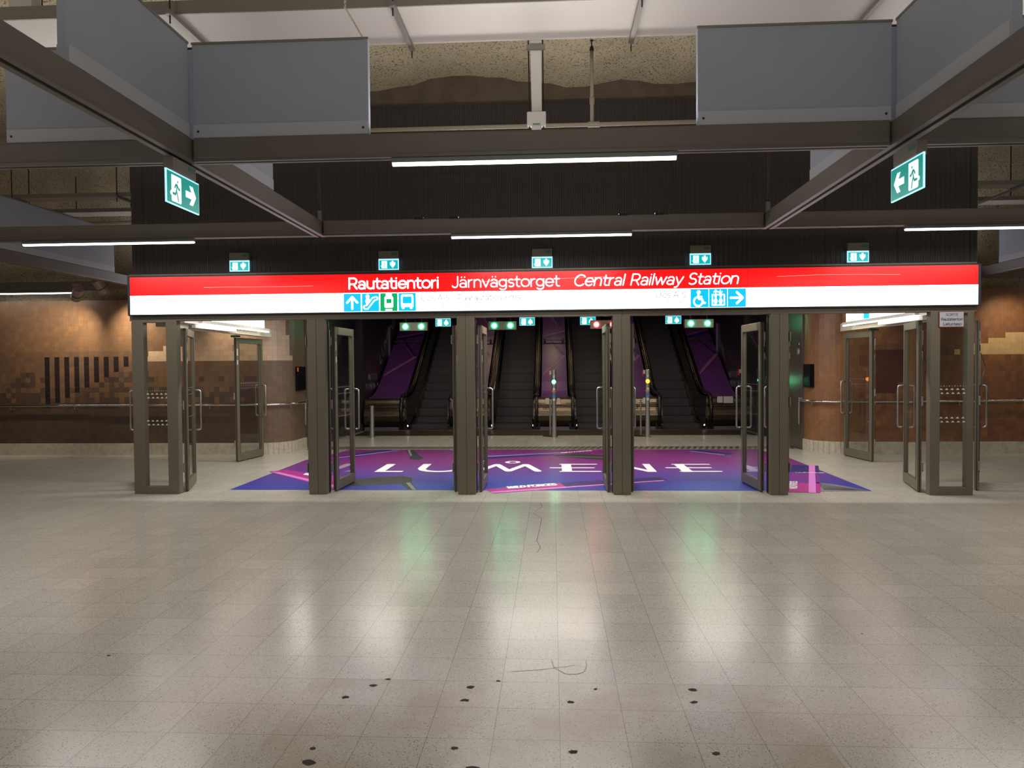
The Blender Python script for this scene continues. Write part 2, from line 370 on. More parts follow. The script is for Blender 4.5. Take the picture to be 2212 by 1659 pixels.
# ------------------------------------------------------------------ helpers: rounded stroke lettering
def L(*a): return [(a[i], a[i + 1]) for i in range(0, len(a), 2)]
def A(cx, cy, rx, ry, a0, a1):
    n = max(4, int(abs(a1 - a0) / 18)); return [(cx + rx * math.cos(math.radians(a0 + (a1 - a0) * i / n)), cy + ry * math.sin(math.radians(a0 + (a1 - a0) * i / n))) for i in range(n + 1)]
DOT = lambda x, y: [(x, y), (x + .001, y)]
G = {
 ' ': (.38, []), '-': (.46, [L(.08, .36, .38, .36)]),
 'a': (.66, [A(.30, .46, .24, .25, 150, 0) + L(.54, .02), A(.29, .20, .23, .19, 0, 360)]),
 'e': (.70, [A(.35, .36, .30, .35, 0, 318), L(.05, .37, .65, .37)]),
 'o': (.74, [A(.36, .36, .31, .35, 0, 360)]), 'c': (.62, [A(.36, .36, .31, .35, 48, 312)]),
 'n': (.68, [L(.07, .7, .07, .01), L(.07, .4) + A(.32, .43, .25, .28, 180, 0) + L(.57, .01)]),
 'm': (1.0, [L(.07, .7, .07, .01), A(.27, .46, .2, .25, 180, 0) + L(.47, .01), A(.68, .46, .21, .25, 180, 0) + L(.89, .01)]),
 'r': (.44, [L(.07, .7, .07, .01), L(.07, .36) + A(.34, .42, .27, .28, 180, 92)]),
 't': (.46, [L(.17, .94, .17, .2) + A(.35, .2, .18, .19, 180, 285), L(.02, .68, .4, .68)]),
 'i': (.22, [L(.08, .7, .08, .01), DOT(.08, .95)]), 'l': (.22, [L(.08, 1, .08, .01)]),
 'u': (.68, [L(.07, .7, .07, .3) + A(.32, .29, .25, .28, 180, 360) + L(.57, .7), L(.57, .3, .57, .01)]),
 'v': (.62, [L(.03, .69, .29, .02, .55, .69)]), 'w': (.92, [L(.03, .69, .24, .02, .44, .66, .64, .02, .85, .69)]),
 'y': (.62, [L(.03, .69, .30, .03), L(.57, .69, .26, -.12, .18, -.24, .04, -.26)]),
 'g': (.70, [A(.32, .37, .27, .32, 0, 360), L(.59, .69, .59, .0) + A(.32, -.02, .27, .24, 0, -145)]),
 's': (.54, [A(.27, .53, .19, .17, 42, 270) + A(.27, .19, .20, .18, 90, -138)]),
 'x': (.60, [L(.04, .69, .54, .01), L(.54, .69, .04, .01)]),
 'J': (.60, [L(.48, 1, .48, .28) + A(.26, .27, .22, .27, 0, -150)]),
 'R': (.78, [L(.09, .01, .09, 1) + L(.42, 1) + A(.42, .72, .25, .28, 90, -90) + L(.09, .44), L(.42, .44, .68, .01)]),
 'P': (.74, [L(.09, .01, .09, 1) + L(.42, 1) + A(.42, .70, .26, .30, 90, -90) + L(.09, .40)]),
 'B': (.76, [L(.09, .01, .09, 1) + L(.4, 1) + A(.4, .76, .22, .24, 90, -90) + L(.09, .52), L(.4, .52) + A(.42, .26, .25, .26, 90, -90) + L(.09, 0)]),
 'D': (.84, [L(.09, 0, .09, 1) + L(.34, 1) + A(.34, .5, .42, .5, 90, -90) + L(.09, 0)]),
 'C': (.86, [A(.48, .5, .42, .5, 45, 315)]), 'O': (.96, [A(.48, .5, .42, .5, 0, 360)]),
 'S': (.70, [A(.34, .75, .26, .25, 38, 270) + A(.34, .25, .28, .25, 90, -142)]),
 'U': (.82, [L(.09, 1, .09, .34) + A(.41, .34, .32, .34, 180, 360) + L(.73, 1)]),
 'A': (.84, [L(.03, .01, .41, 1, .79, .01), L(.16, .33, .66, .33)]), 'E': (.70, [L(.62, 1, .09, 1, .09, 0, .62, 0), L(.09, .5, .54, .5)]),
 'F': (.66, [L(.60, 1, .09, 1, .09, 0), L(.09, .5, .52, .5)]), 'L': (.62, [L(.09, 1, .09, 0, .56, 0)]), 'I': (.24, [L(.1, 1, .1, 0)]),
 'W': (1.2, [L(.03, 1, .3, 0, .57, .96, .84, 0, 1.11, 1)]), 'V': (.82, [L(.03, 1, .4, 0, .77, 1)]),
 'M': (.98, [L(.09, 0, .09, 1, .47, .4, .85, 1, .85, 0)]), 'N': (.86, [L(.09, 0, .09, 1, .73, 0, .73, 1)]), 'T': (.72, [L(.03, 1, .65, 1), L(.34, 1, .34, 0)]),
 '5': (.68, [L(.56, 1, .14, 1, .1, .56) + A(.30, .32, .29, .32, 100, -150)]), '0': (.76, [A(.36, .5, .29, .5, 0, 360)]),
 '4': (.74, [L(.52, 0, .52, 1, .04, .28, .66, .28)]),
}
G['ä'] = (G['a'][0], G['a'][1] + [DOT(.18, .95), DOT(.42, .95)])
def lifted(mb, fn):
    def g(u, v):
        x, y, z = fn(u, v); k = mb.lift % 90
        if mb.flat: return (x, y, z + .00003 * k)
        return (x, y - .00001 * k, z)
    return g
def draw(mb, polys, wd, fn, m=None, caps=True):
    h = wd / 2; fn = lifted(mb, fn)
    for k, pl in enumerate(polys):
        for i in range(len(pl) - 1):
            (x0, y0), (x1, y1) = pl[i], pl[i + 1]
            dx, dy = x1 - x0, y1 - y0; l = math.hypot(dx, dy) or 1e-6; nx, ny = -dy / l * h, dx / l * h
            mb.lift += 1; mb.add([fn(x0 + nx, y0 + ny), fn(x0 - nx, y0 - ny), fn(x1 - nx, y1 - ny), fn(x1 + nx, y1 + ny)], [(0, 1, 2, 3)], m)
        idx = range(len(pl)) if caps else range(1, len(pl) - 1)
        for i in idx:
            x, y = pl[i]
            mb.lift += 1; mb.add([fn(x + h * math.cos(PI / 5 * q), y + h * math.sin(PI / 5 * q)) for q in range(10)], [tuple(range(10))], m)
def text(mb, s, fn, cap, width=None, weight=.14, slant=0.0, m=None, condense=None, caps=True):
    """lettering in (u,v) metres through fn; width fixes the total advance"""
    adv = sum(G[c][0] for c in s) - 0.12
    sx = (width / adv) if width else cap
    x = 0; polys = []
    for c in s:
        a, st = G[c]
        for pl in st: polys.append([((x + px) * sx + slant * py * cap, py * cap) for px, py in pl])
        x += a
    draw(mb, polys, weight * cap, fn, m, caps)
def disc(mb, x, y, r, fn, m=None, n=20, ry=None):
    mb.add([fn(x + r * math.cos(2 * PI * q / n), y + (ry or r) * math.sin(2 * PI * q / n)) for q in range(n)], [tuple(range(n))], m)
def poly(mb, pts, fn, m=None): mb.lift += 3; fn = lifted(mb, fn); mb.add([fn(*p) for p in pts], [tuple(range(len(pts)))], m)
def front(x, y, z): return lambda u, v: (x + u, y, z + v)

# ================================================================== SETTING
# floor with gum stains set into it
fb = MB(); fb.add([(-17, -8, 0), (17, -8, 0), (17, 30, 0), (-17, 30, 0)], [(0, 1, 2, 3)], M['floor'])
for x, y, r in [(-1.06, 3.62, .03), (-.89, 3.84, .022), (-.95, 3.76, .026), (-.44, 3.76, .032), (-.45, 3.61, .03), (-.3, 3.84, .02), (.08, 3.61, .026), (.21, 3.76, .016), (.71, 3.77, .03), (.69, 3.63, .026), (-1.06, 3.12, .022), (-1.04, 3.01, .04), (-.44, 3.15, .022), (.08, 3.14, .032), (.69, 3.15, .026), (-.34, 2.99, .045), (-2.6, 4.1, .016), (1.9, 4.6, .012)]:
    pts = [(x + r * random.uniform(.45, .95) * math.cos(a * PI / 6), y + r * .7 * random.uniform(.45, .95) * math.sin(a * PI / 6), .0012) for a in range(12)]
    fb.add(pts, [tuple(range(12))], M['stain'])
def thin(pts, wd, m):
    for (x0, y0), (x1, y1) in zip(pts[:-1], pts[1:]):
        l = math.hypot(x1 - x0, y1 - y0); nx, ny = -(y1 - y0) / l * wd, (x1 - x0) / l * wd
        fb.add([(x0 + nx, y0 + ny, .001), (x0 - nx, y0 - ny, .001), (x1 - nx, y1 - ny, .001), (x1 + nx, y1 + ny, .001)], [(0, 1, 2, 3)], m)
thin([(-.16, 8.94), (-.13, 8.68), (-.23, 8.28), (-.13, 8.01), (-.14, 7.55), (-.16, 6.97), (-.12, 6.71), (-.15, 6.53)], .0022, M['stain'])
thin([(-.24, 3.96), (-.08, 3.99), (.12, 4.06)], .0022, M['plinth']); thin([(-.02, 4.13), (0, 4.02), (.06, 3.94), (.12, 3.94), (.16, 3.97), (.18, 4.05), (.18, 4.15)], .0025, M['plinth'])
struct(fb.build('floor'))

# sprayed-concrete vault
vb = MB(); prof = [(14.6, 2.95), (14.15, 3.05), (13.95, 3.6), (13.1, 4.5), (12.2, 5.0), (11.2, 5.35), (10.2, 5.36), (9.5, 5.4), (8.6, 5.52), (7.6, 5.7), (6.5, 5.8), (5, 5.9), (3, 5.95), (0, 6), (-4, 6), (-8, 6)]
pp = []
for i in range(len(prof) - 1):
    (y0, z0), (y1, z1) = prof[i], prof[i + 1]; n = max(1, int(math.hypot(y1 - y0, z1 - z0) / .16))
    pp += [(y0 + (y1 - y0) * k / n, z0 + (z1 - z0) * k / n) for k in range(n)]
pp.append(prof[-1])
from mathutils import noise as mn
NX = 150; vs = []
for j, (y, z) in enumerate(pp):
    for i in range(NX + 1):
        x = -17 + 34 * i / NX
        d = mn.noise(Vector((x * .55 + 1.3, y * .5, 0))) * .22 + mn.noise(Vector((x * 1.4, y * 1.2, 5))) * .08 + mn.noise(Vector((x * 4, y * 4, 3))) * .05
        vs.append((x, y + d * .4, z + d - .02 * abs(x) * .2))
vb.add(vs, [(j * (NX + 1) + i, j * (NX + 1) + i + 1, (j + 1) * (NX + 1) + i + 1, (j + 1) * (NX + 1) + i) for j in range(len(pp) - 1) for i in range(NX)], M['rock'])
struct(vb.build('ceiling', smooth=True))
# enclosing walls out of view
struct(MB().box(-17.2, 17.2, -8.2, -8, 0, 6.2).build('wall_rear', M['conc']))
struct(MB().box(-17.2, -17, -8, 22, 0, 6.2).build('wall_west', M['conc']))
struct(MB().box(17, 17.2, -8, 22, 0, 6.2).build('wall_east', M['conc']))
struct(MB().box(-17, -11.62, 19.5, 19.7, 0, 6.2).build('wall_passage', M['blackwall']))

# tiled walls with curved ends
def plan(pts, step=.1):
    out = []; acc = 0
    for i in range(len(pts) - 1):
        a, b = pts[i], pts[i + 1]; l = math.hypot(b[0] - a[0], b[1] - a[1]); n = max(1, round(l / step))
        out += [(a[0] + (b[0] - a[0]) * k / n, a[1] + (b[1] - a[1]) * k / n) for k in range(n)]
    out.append(pts[-1]); return out
def arc(cx, cy, r, a0, a1, n=9): return [(cx + r * math.cos(math.radians(a0 + (a1 - a0) * k / n)), cy + r * math.sin(math.radians(a0 + (a1 - a0) * k / n))) for k in range(n + 1)]
def tiled(name, path, i0, x0, pick, ztop=30, plname=None):
    """path: plan points .1 m apart; index i0 sits at x0 on the straight; u = metres along"""
    P = path; b = MB(); uvs = []
    us = [(i - i0) * .1 + x0 for i in range(len(P))]
    NZ = ztop - 2
    for i, (x, y) in enumerate(P):
        for k in range(NZ + 1): b.v.append((x, y, .22 + .1 * k)); uvs.append((us[i] + .05, .2 + .1 * k))
    for i in range(len(P) - 1):
        for k in range(NZ):
            mm = pick(us[i] + .05, .22 + .1 * k + .05)
            b.f.append((i * (NZ + 1) + k, (i + 1) * (NZ + 1) + k, (i + 1) * (NZ + 1) + k + 1, i * (NZ + 1) + k + 1)); b.m.append(b.mi(mm))
    struct(b.build(name, uv=uvs))
    q = MB(); pl = []
    for i in range(len(P) - 1):
        (x0_, y0_), (x1_, y1_) = P[i], P[i + 1]
        dx, dy = x1_ - x0_, y1_ - y0_; l = math.hypot(dx, dy); nx, ny = dy / l * .025, -dx / l * .025
        q.add([(x0_ + nx, y0_ + ny, 0), (x1_ + nx, y1_ + ny, 0), (x1_ + nx, y1_ + ny, .22), (x0_ + nx, y0_ + ny, .22), (x0_, y0_, .225), (x1_, y1_, .225)], [(0, 1, 2, 3), (3, 2, 5, 4)], M['plinth'])
    struct(q.build(plname))
YW = 13.85
c1 = arc(-11.1, YW + .5, .5, 180, 270, 8)
c2 = arc(-5.7, YW + .55, .55, -90, 0, 9)
PL = plan([(-11.6, 19.5)] + [c1[0]]) [:-1] + plan(c1)[:-1] + plan([(-11.05, YW), (-5.75, YW)])[:-1] + plan(c2)[:-1] + plan([c2[-1], (-5.15, 15.0)])
i0 = min(range(len(PL)), key=lambda i: (abs(PL[i][1] - YW) > .001, abs(PL[i][0] + 9.95)))
def pickL(u, z):
    k = round((u + 9.9) / .2)
    if 0 <= k <= 8 and abs(u - (-9.9 + .2 * k)) < .04 and 1.92 - .1 * (10 - k) < z < 1.92: return M['tileLk']
    r = int((z - 1.82) / .1) if z > 1.82 else -1
    if 0 <= r <= 9:
        lo = [-7.95, -7.85, -7.55, -7.1, -7.0, -6.95, -6.9, -6.9, -6.6, -6.6][r]; hi = [-4.95, -5.0, -5.0, -5.05, -5.05, -5.1, -5.15, -5.15, -5.2, -5.2][r]
        if lo < u < hi: return M['tileLcr'] if u > -5.75 else M['tileLc']
    if u > -5.75: return M['tileLdr']
    if u < -7.2 and z > 2.02: return M['tileLr']
    if z > 1.92: return M['tileL']
    if random.random() < (1.62 - z) / .7: return M['tileLd']
    if -6.95 < u < -6.7 and 1.7 < z < 1.85: return M['tileR']
    return M['tileL']
tiled('wall_left', PL, i0, -9.95, pickL, 30, 'baseboard_left')
c3 = arc(5.42, YW + .55, .55, 180, 270, 9)
PR = plan([(4.87, 14.5)] + [c3[0]])[:-1] + plan(c3)[:-1] + plan([(5.45, YW), (12.05, YW)])
i1 = min(range(len(PR)), key=lambda i: (abs(PR[i][1] - YW) > .001, abs(PR[i][0] - 6.45)))
def pickR(u, z):
    if 7.35 < u < 7.5 and 1.82 < z < 1.92: return M['tileRc']
    for zz, uu in ((1.82, 7.65), (1.92, 7.65), (2.02, 7.95), (2.12, 8.25)):
        if zz < z < zz + .1 and u > uu: return M['tileRc']
    if 5.95 < u < 6.32 and 1.12 < z < 1.92: return M['tileRk']
    if 6.36 < u < 6.6 and 1.32 < z < 1.92: return M['tileRk']
    if u < 5.7 or z > 2.02: return M['tileRr']
    return M['tileR']
tiled('wall_right', PR, i1, 6.45, pickR, 30, 'baseboard_right')
# rock shoulder behind the tile tops
struct(MB().box(-11.4, -5.2, 14.0, 14.6, 2.9, 3.0).box(4.9, 13, 14.0, 14.6, 2.9, 3.0).build('trim_1', M['rock']))

# steel doors at the ends of the tiled curves, tile returns beyond
def steel_door(n, x, y0, y1, side):
    b = MB().box(x - .03, x + .03, y0, y1, 0.01, 2.75).build(f'door_{n}', M['ddoor'], bevel=.004); struct(b)
    MB().tube([(x + side * .03, y0 + .1, 1.0), (x + side * .09, y0 + .1, 1.0)], .022, M['chrome'], n=10).build('door_handle', None, b)
    MB().box(x + side * .031, x + side * .034, y0 + .17, y0 + .2, 2.05, 2.08, M['whitepaint']).build('door_mark', None, b)
    return b
steel_door(1, -5.15, 15.0, 15.9, 1)
d2 = steel_door(2, 4.87, 14.5, 15.35, -1)
tb = MB(); text(tb, 'BAD', lambda u, v: (4.836, 14.78 - u, 1.86 + v), .11, .14, .15, m=M['whitepaint']); tb.build('lettering', None, d2)
struct(MB().box(4.82, 4.9, 15.35, 15.9, .2, 2.8).build('wall_return', M['tileR'] if False else mat('return_tiles', (122, 70, 46), .45, var=.1, vscale=12)))
struct(MB().box(4.79, 4.87, 15.35, 15.9, 0, .2).build('baseboard_return', M['plinth']))

# landing hall behind the doors: side walls, ceiling, black shaft
struct(MB().box(-5.3, -5.0, 15.9, 19.1, 0, 3.2).build('wall_hall_left', M['blackwall']))
struct(MB().box(-5.02, -4.99, 15.9, 19.1, 0, .18).build('baseboard_hall', mat('hall_plinth', (58, 54, 54), .6)))
struct(MB().box(4.92, 5.2, 15.9, 19.1, 0, 3.2).build('wall_hall_right', M['blackwall']))
struct(MB().box(-5.3, -4.97, 19.1, 28, 0, 8).build('wall_shaft_left', M['shaft']))
struct(MB().box(4.9, 5.2, 19.1, 28, 0, 8).build('wall_shaft_right', M['shaft']))
struct(MB().box(-5.3, 5.2, 28, 28.2, 0, 9).build('wall_shaft_end', M['blackwall']))
struct(MB().box(-5.25, 5.2, 14.9, 19.1, 3.05, 3.2).build('ceiling_hall', mat('hall_soffit', (40, 38, 42), .7)))
struct(MB().prismx([(19.1, 3.1), (28, 8.4), (28, 8.6), (19.1, 3.3)], -5.3, 5.2).build('ceiling_shaft', M['blackwall']))

# ================================================================== FASCIA + LINTEL over the doors
fb = MB(); X0, X1, Z0, Z1, YF = -5.65, 5.38, 2.9, 5.1, 9.62
nr = int((X1 - X0) / .06); vs = []; pitch = (X1 - X0) / nr
for i in range(nr):
    x = X0 + pitch * i
    for dx, dy in ((0, 0), (.35, 0), (.5, .006), (.85, .006)): vs.append((x + dx * pitch, YF + dy))
vs.append((X1, YF))
n = len(vs); fb.v = [(x, y, Z0) for x, y in vs] + [(x, y, Z1) for x, y in vs]
fb.add([], [(i, i + 1, n + i + 1, n + i) for i in range(n - 1)], M['fascia']) if False else None
for i in range(n - 1): fb.f.append((i, i + 1, n + i + 1, n + i)); fb.m.append(fb.mi(M['fascia']))
fb.box(X0, X1, YF + .03, YF + .3, Z0, Z1, M['fascia'])
for k in range(-6, 7):
    if X0 < k * .9 - .1 < X1: fb.box(k * .9 - .104, k * .9 - .096, YF - .001, YF + .02, Z0, Z1, M['fascia'])
struct(fb.build('wall_fascia'))
struct(MB().box(X0, X1, 9.66, 10.1, 5.1, 6.1).build('wall_lintel', M['conc']))
struct(MB().box(-5.6, 5.35, 9.95, 13.6, 2.96, 3.05).build('ceiling_vestibule_cap', mat('vestibule_cap', (74, 72, 72), .7)))  # unseen cap, added to keep the hall's light out of the dark landing

# ================================================================== PORTAL FRAME
pt = thing('portal_frame', 'bronze metal door portal frame with glazed end bays under the red station sign', 'doorway', (0, 9.5, 0))
b = MB().box(-5.62, 5.3, 9.48, 9.62, 2.31, 2.93); b.box(-5.62, 5.3, 9.62, 9.9, 2.34, 2.9); b.build('header', M['frame'], pt, bevel=.004)
for x in (-1.12, 1.9, .9): MB().box(x - .002, x + .002, 9.478, 9.482, 2.31, 2.375).build('header_seam', M['dark'], pt)
for x0, x1 in ((-3.22, -2.98), (-1.24, -1.01), (.78, 1.0), (2.77, 2.99)):
    p = MB().box(x0, x1, 9.48, 9.62, 0, 2.312).build('post', M['frame'], pt, bevel=.004)
    c = (x0 + x1) / 2
    MB().box(c - .0015, c + .0015, 9.478, 9.485, 0, 2.31).build('seam', M['dark'], p)
    MB().box(x0 - .01, x1 + .01, 9.58, 9.63, 0.01, 2.3).build('gasket', M['dark'], p)
for x0, x1, g0, g1 in ((-5.6, -4.98, -5.44, -5.13), (4.74, 5.27, 4.86, 5.19)):
    fr = MB().box(x0, g0, 9.48, 9.58, 0, 2.312).box(g1, x1, 9.48, 9.58, 0, 2.312).box(g0, g1, 9.48, 9.58, 0, .1).box(g0, g1, 9.48, 9.58, 2.29, 2.312)
    f = fr.build('end_bay_frame', M['frame'], pt, bevel=.004)
    MB().box(g0 - .005, g1 + .005, 9.52, 9.53, .09, 2.3).build('pane', M['glass'], f)
    mk = MB()
    for k in range(5):
        xx = g0 + .03 + k * (g1 - g0 - .06) / 4
        for z in (1.33, .97): mk.add([(xx - .022, 9.512, z), (xx + .022, 9.512, z), (xx, 9.512, z + .022)], [(0, 1, 2)], M['paper'])
        for z in (1.28, .92): mk.add([(xx - .012, 9.512, z), (xx + .032, 9.512, z), (xx + .01, 9.512, z + .022)], [(0, 1, 2)], M['paper'])
        for q in (-.03, 0, .03): mk.add([(xx + q - .006, 9.512, 1.375), (xx + q + .006, 9.512, 1.375), (xx + q, 9.512, 1.385)], [(0, 1, 2)], M['paper'])
    mk.build('dot_print', None, f)

# side frames of the vestibule (glass screens along depth + lit side headers)
for sgn, X, lab in ((-1, -5.42, 'cream side header above the side doors by the brown tiled wall'), (1, 5.33, 'cream side header above the side doors by the orange tiled wall')):
    t = thing('side_header', lab, 'door header', (X, 9.9, 2.25))
    MB().box(X - .08, X + .08, 9.9, 13.7, 2.26, 2.4).build('header', M['cream'], t, bevel=.004)
    xi = X - sgn * .16
    MB().box(X - sgn * .08, xi - sgn * .02, 10.2, 13.0, 2.33, 2.38).build('mounting_channel', M['white'], t)
    MB().box(xi - .03, xi + .03, 10.5, 11.9, 2.27, 2.325).build('door_operator', M['white'], t, bevel=.004)
    lt = thing('batten_light', ('short fluorescent batten under the cream header beside brown tiles' if sgn < 0 else 'short fluorescent batten under the cream header beside orange tiles'), 'lamp', (xi - sgn * .08, 11.8, 2.3), group='battens over side doors')
    MB().box(xi - sgn * .06 - .025, xi - sgn * .06 + .025, 10.6, 13.2, 2.345, 2.39).build('housing', M['white'], lt)
    MB().box(xi - sgn * .06 - .018, xi - sgn * .06 + .018, 10.62, 13.18, 2.325, 2.345).build('diffuser', mat('batten_diffuser', (255, 255, 255), .4, emit=(255, 246, 225), es=7), lt)
    s = thing('side_sign', ('lit white sign over the side doors in front of the brown curved wall' if sgn < 0 else 'lit white sign with blue pictogram over the side doors by orange tiles'), 'sign', (X, 11.4, 2.41))
    xa, xb = X - sgn * .02, X + sgn * .16
    ya, yb = (10.9, 13.52) if sgn < 0 else (12.3, 14.2) if False else (10.9, 13.6)
    MB().box(xa, xb, ya, yb, 2.41, 2.9).build('sign_box', M['signbox'], s, bevel=.004)
    fx = xa - sgn * .004
    MB().add([(fx, ya + .02, 2.425), (fx, yb - .02, 2.425), (fx, yb - .02, 2.65), (fx, ya + .02, 2.65)], [(0, 1, 2, 3)]).build('white_face', M['whitelit'], s)
    MB().add([(fx, ya + .02, 2.65), (fx, yb - .02, 2.65), (fx, yb - .02, 2.885), (fx, ya + .02, 2.885)], [(0, 1, 2, 3)]).build('red_face', M['red'], s)
    if sgn > 0:
        MB().add([(fx - .003, 12.6, 2.43), (fx - .003, 12.83, 2.43), (fx - .003, 12.83, 2.64), (fx - .003, 12.6, 2.64)], [(0, 1, 2, 3)]).build('pictogram', M['cyan'], s)

# ================================================================== DOOR LEAVES
def door_leaf(x, y, ang, label, wd=.88, flip=1, closer=False, tall=2.2):
    t = thing('door_leaf', label, 'door', (x, y, .02), ang, 'glazed door leaves')
    lo = dict(local=True)
    h = tall; st = .085
    b = MB().box(0, st, -.025, .025, 0, h).box(wd - st, wd, -.025, .025, 0, h).box(st, wd - st, -.025, .025, 0, .13).box(st, wd - st, -.025, .025, h - .1, h)
    b.build('leaf_frame', M['frame'], t, local=True, bevel=.004)
    MB().box(st - .004, wd - st + .004, -.004, .004, .125, h - .095).build('pane', M['glass'], t, local=True)
    MB().box(-.004, 0, -.005, .005, 0, h).box(wd, wd + .006, -.009, .009, 0, h).box(.01, wd - .01, -.01, .01, -.015, 0).build('gasket', M['seal'], t, local=True)
    bd = MB()
    for y_ in (-.026, .026):
        for (a, b_, c, d) in ((st - .006, st, .13, h - .1), (wd - st, wd - st + .006, .13, h - .1)):
            bd.box(a, b_, y_ - .002, y_ + .002, c, d)
    bd.build('glazing_bead', M['dark'], t, local=True)
    xh = wd - .045
    for s in (-1, 1):
        a = .1
        p = [(xh, s * .025, .76), (xh, s * (a - .03), .76), (xh, s * (a - .008), .768), (xh, s * a, .79), (xh, s * a, 1.31), (xh, s * (a - .008), 1.332), (xh, s * (a - .03), 1.34), (xh, s * .025, 1.34)]
        MB().tube(p, .0125, M['steel'], n=10).build('pull_handle', None, t, local=True, smooth=True)
    MB().box(.0, .03, -.032, -.027, 1.88, 2.0).build('label_plate', M['paper'], t, local=True); MB().box(.0, .03, -.032, -.027, 1.72, 1.8).build('label_plate', M['paper'], t, local=True)
    mk = MB()
    for k in range(11):
        xx = st + .03 + k * (wd - 2 * st - .06) / 10
        for z in (1.38, 1.29, .98):
            mk.add([(xx - .008, -.0055, z), (xx + .008, -.0055, z), (xx, -.0055, z + .012)], [(0, 1, 2)])
    mk.build('dot_print', M['paper'], t, local=True)
    for z in (.25, 1.1, 1.95):
        MB().tube([(-.012, flip * .03, z), (-.012, flip * .03, z + .12)], .011, M['galv'], n=8).build('hinge', None, t, local=True)
    if closer:
        MB().tube([(.012, flip * .034, 1.38), (.02, flip * .09, 1.6), (.012, flip * .034, 1.78)], .006, M['chrome'], n=6).build('stay_arm', None, t, local=True)
        MB().box(0.0, .02, -.034, -.026, 1.36, 1.72).build('lock_strip', M['steel'], t, local=True)
    return t
R90 = PI / 2
door_leaf(-5.0 + .03, 9.66, R90 + math.radians(20), 'door leaf standing open just inside the end bay before the brown tiled wall', .86)
door_leaf(-3.27, 9.68, R90, 'open door leaf behind the post next to the brown-wall bay, mostly hidden by that post')
door_leaf(-2.93, 9.68, R90 - math.radians(2), 'open door leaf with a green glow on the first slim post from the brown wall', .82)
door_leaf(-1.30, 9.67, R90, 'open door leaf on the brown-wall side of the slim post before the U and M', .78)
door_leaf(-.96, 9.66, R90, 'open door leaf with green lit top corner beside the second slim post', .82)
door_leaf(.73, 9.66, R90, 'open door leaf with red signal behind its top, beside the third slim post', .8, -1)
door_leaf(1.04, 9.68, R90 - .03, 'open door leaf hidden behind the third slim post facing the orange-lamp bollard', .8)
door_leaf(2.72, 9.68, R90 + .04, 'open door leaf with reddish top rail beside the fourth slim post', .84, -1, True)
door_leaf(3.04, 9.68, R90 - .04, 'open door leaf behind the fourth slim post on its orange-wall side', .8, -1)
door_leaf(4.72, 9.7, R90 - math.radians(14), 'door leaf standing open beside the end bay with the notice plate', .86, -1, True)
# side doors
door_leaf(-5.66, 9.78, R90 + math.radians(33), 'outer side door leaf seen edge-on at the outside of the brown-wall end bay', .84)
door_leaf(-5.62, 12.72, R90 - math.radians(7), 'side door leaf standing open in front of the cream tiles', .9)
door_leaf(5.50, 9.82, R90 - math.radians(30), 'outer side door leaf with blue lock strip, edge-on at the notice-plate end', .84, -1, True)
door_leaf(5.40, 12.68, R90 + math.radians(7), 'side door leaf standing open before the oxblood tile patches', .9, -1, True)
bx = MB().box(-5.66, -5.53, 12.63, 12.73, 2.224, 2.256).build('door_indicator', M['elabel']); tag(bx, 'small dark green indicator box over the open side door before cream tiles', 'indicator')
bx = MB().box(5.33, 5.46, 12.6, 12.7, 2.224, 2.256).build('door_indicator', mat('green_box', (20, 90, 60), .4)); tag(bx, 'small green indicator box over the open side door before orange tiles', 'indicator')

# ================================================================== STATION SIGN
YS = 9.4
sg = thing('station_sign', 'long illuminated red and white station name sign above the doors', 'sign', (0, YS, 2.4))
MB().box(-5.6, 5.31, YS + .004, YS + .078, 2.375, 2.9).build('sign_box', M['signbox'], sg, bevel=.006)
MB().box(-5.56, 5.27, YS, YS + .004, 2.64, 2.88).build('red_band', M['red'], sg)
MB().box(-5.56, 5.27, YS, YS + .004, 2.392, 2.638).build('white_band', M['whitelit'], sg)
sm = MB()
for x in (-2.715, 2.46): sm.box(x - .0015, x + .0015, YS - .001, YS, 2.645, 2.88)
sm.build('panel_seam', mat('seam_red', (150, 20, 20), .5, emit=(150, 10, 10), es=.6), sg)
yt = YS - .002
tb = MB()
text(tb, 'Rautatientori', front(-2.64, yt, 2.69), .137, 1.175, .16)
text(tb, 'Järnvägstorget', front(-1.29, yt, 2.69), .137, 1.375, .112)
text(tb, 'Central Railway Station', front(.27, yt, 2.69), .137, 2.06, .118, .22)
tb.build('station_name', M['whitelit'], sg)
tb = MB()
text(tb, 'Ulos A-S', front(-1.69, yt, 2.525), .072, .37, .1)
text(tb, 'Päärautatieasema', front(-1.21, yt, 2.525), .072, .8, .1)
text(tb, 'Ulos A-S', front(1.31, yt, 2.525), .072, .38, .1)
tb.build('lettering_upper', M['ink'], sg)
tb = MB()
text(tb, 'Ut', front(-1.69, yt, 2.432), .072, .09, .1); text(tb, 'Exit', front(-1.55, yt, 2.432), .072, .16, .1, .22)
text(tb, 'Centralstationen', front(-1.21, yt, 2.432), .072, .74, .1); text(tb, 'Central Railway Station', front(-.43, yt, 2.432), .072, 1.04, .1, .22)
text(tb, 'Ut', front(1.39, yt, 2.432), .072, .09, .1); text(tb, 'Exit', front(1.53, yt, 2.432), .072, .15, .1, .22)
tb.build('lettering_lower', M['ink2'], sg)
def wire(pts): mb = MB(); draw(mb, [pts], .004, front(0, yt, 0)); return mb
wire([(-4.56, 2.735), (-4.2, 2.737), (-3.8, 2.733), (-3.4, 2.733), (-3.1, 2.735)]).build('scratch_line', M['scratch'], sg)
wire([(2.82, 2.77), (3.3, 2.785), (3.8, 2.785), (4.33, 2.775)]).build('scratch_line', M['scratch'], sg)
wire([(-.9, 2.76), (-.2, 2.78), (.3, 2.79), (.7, 2.8)]).build('scratch_line', M['scratch'], sg)
S = .232
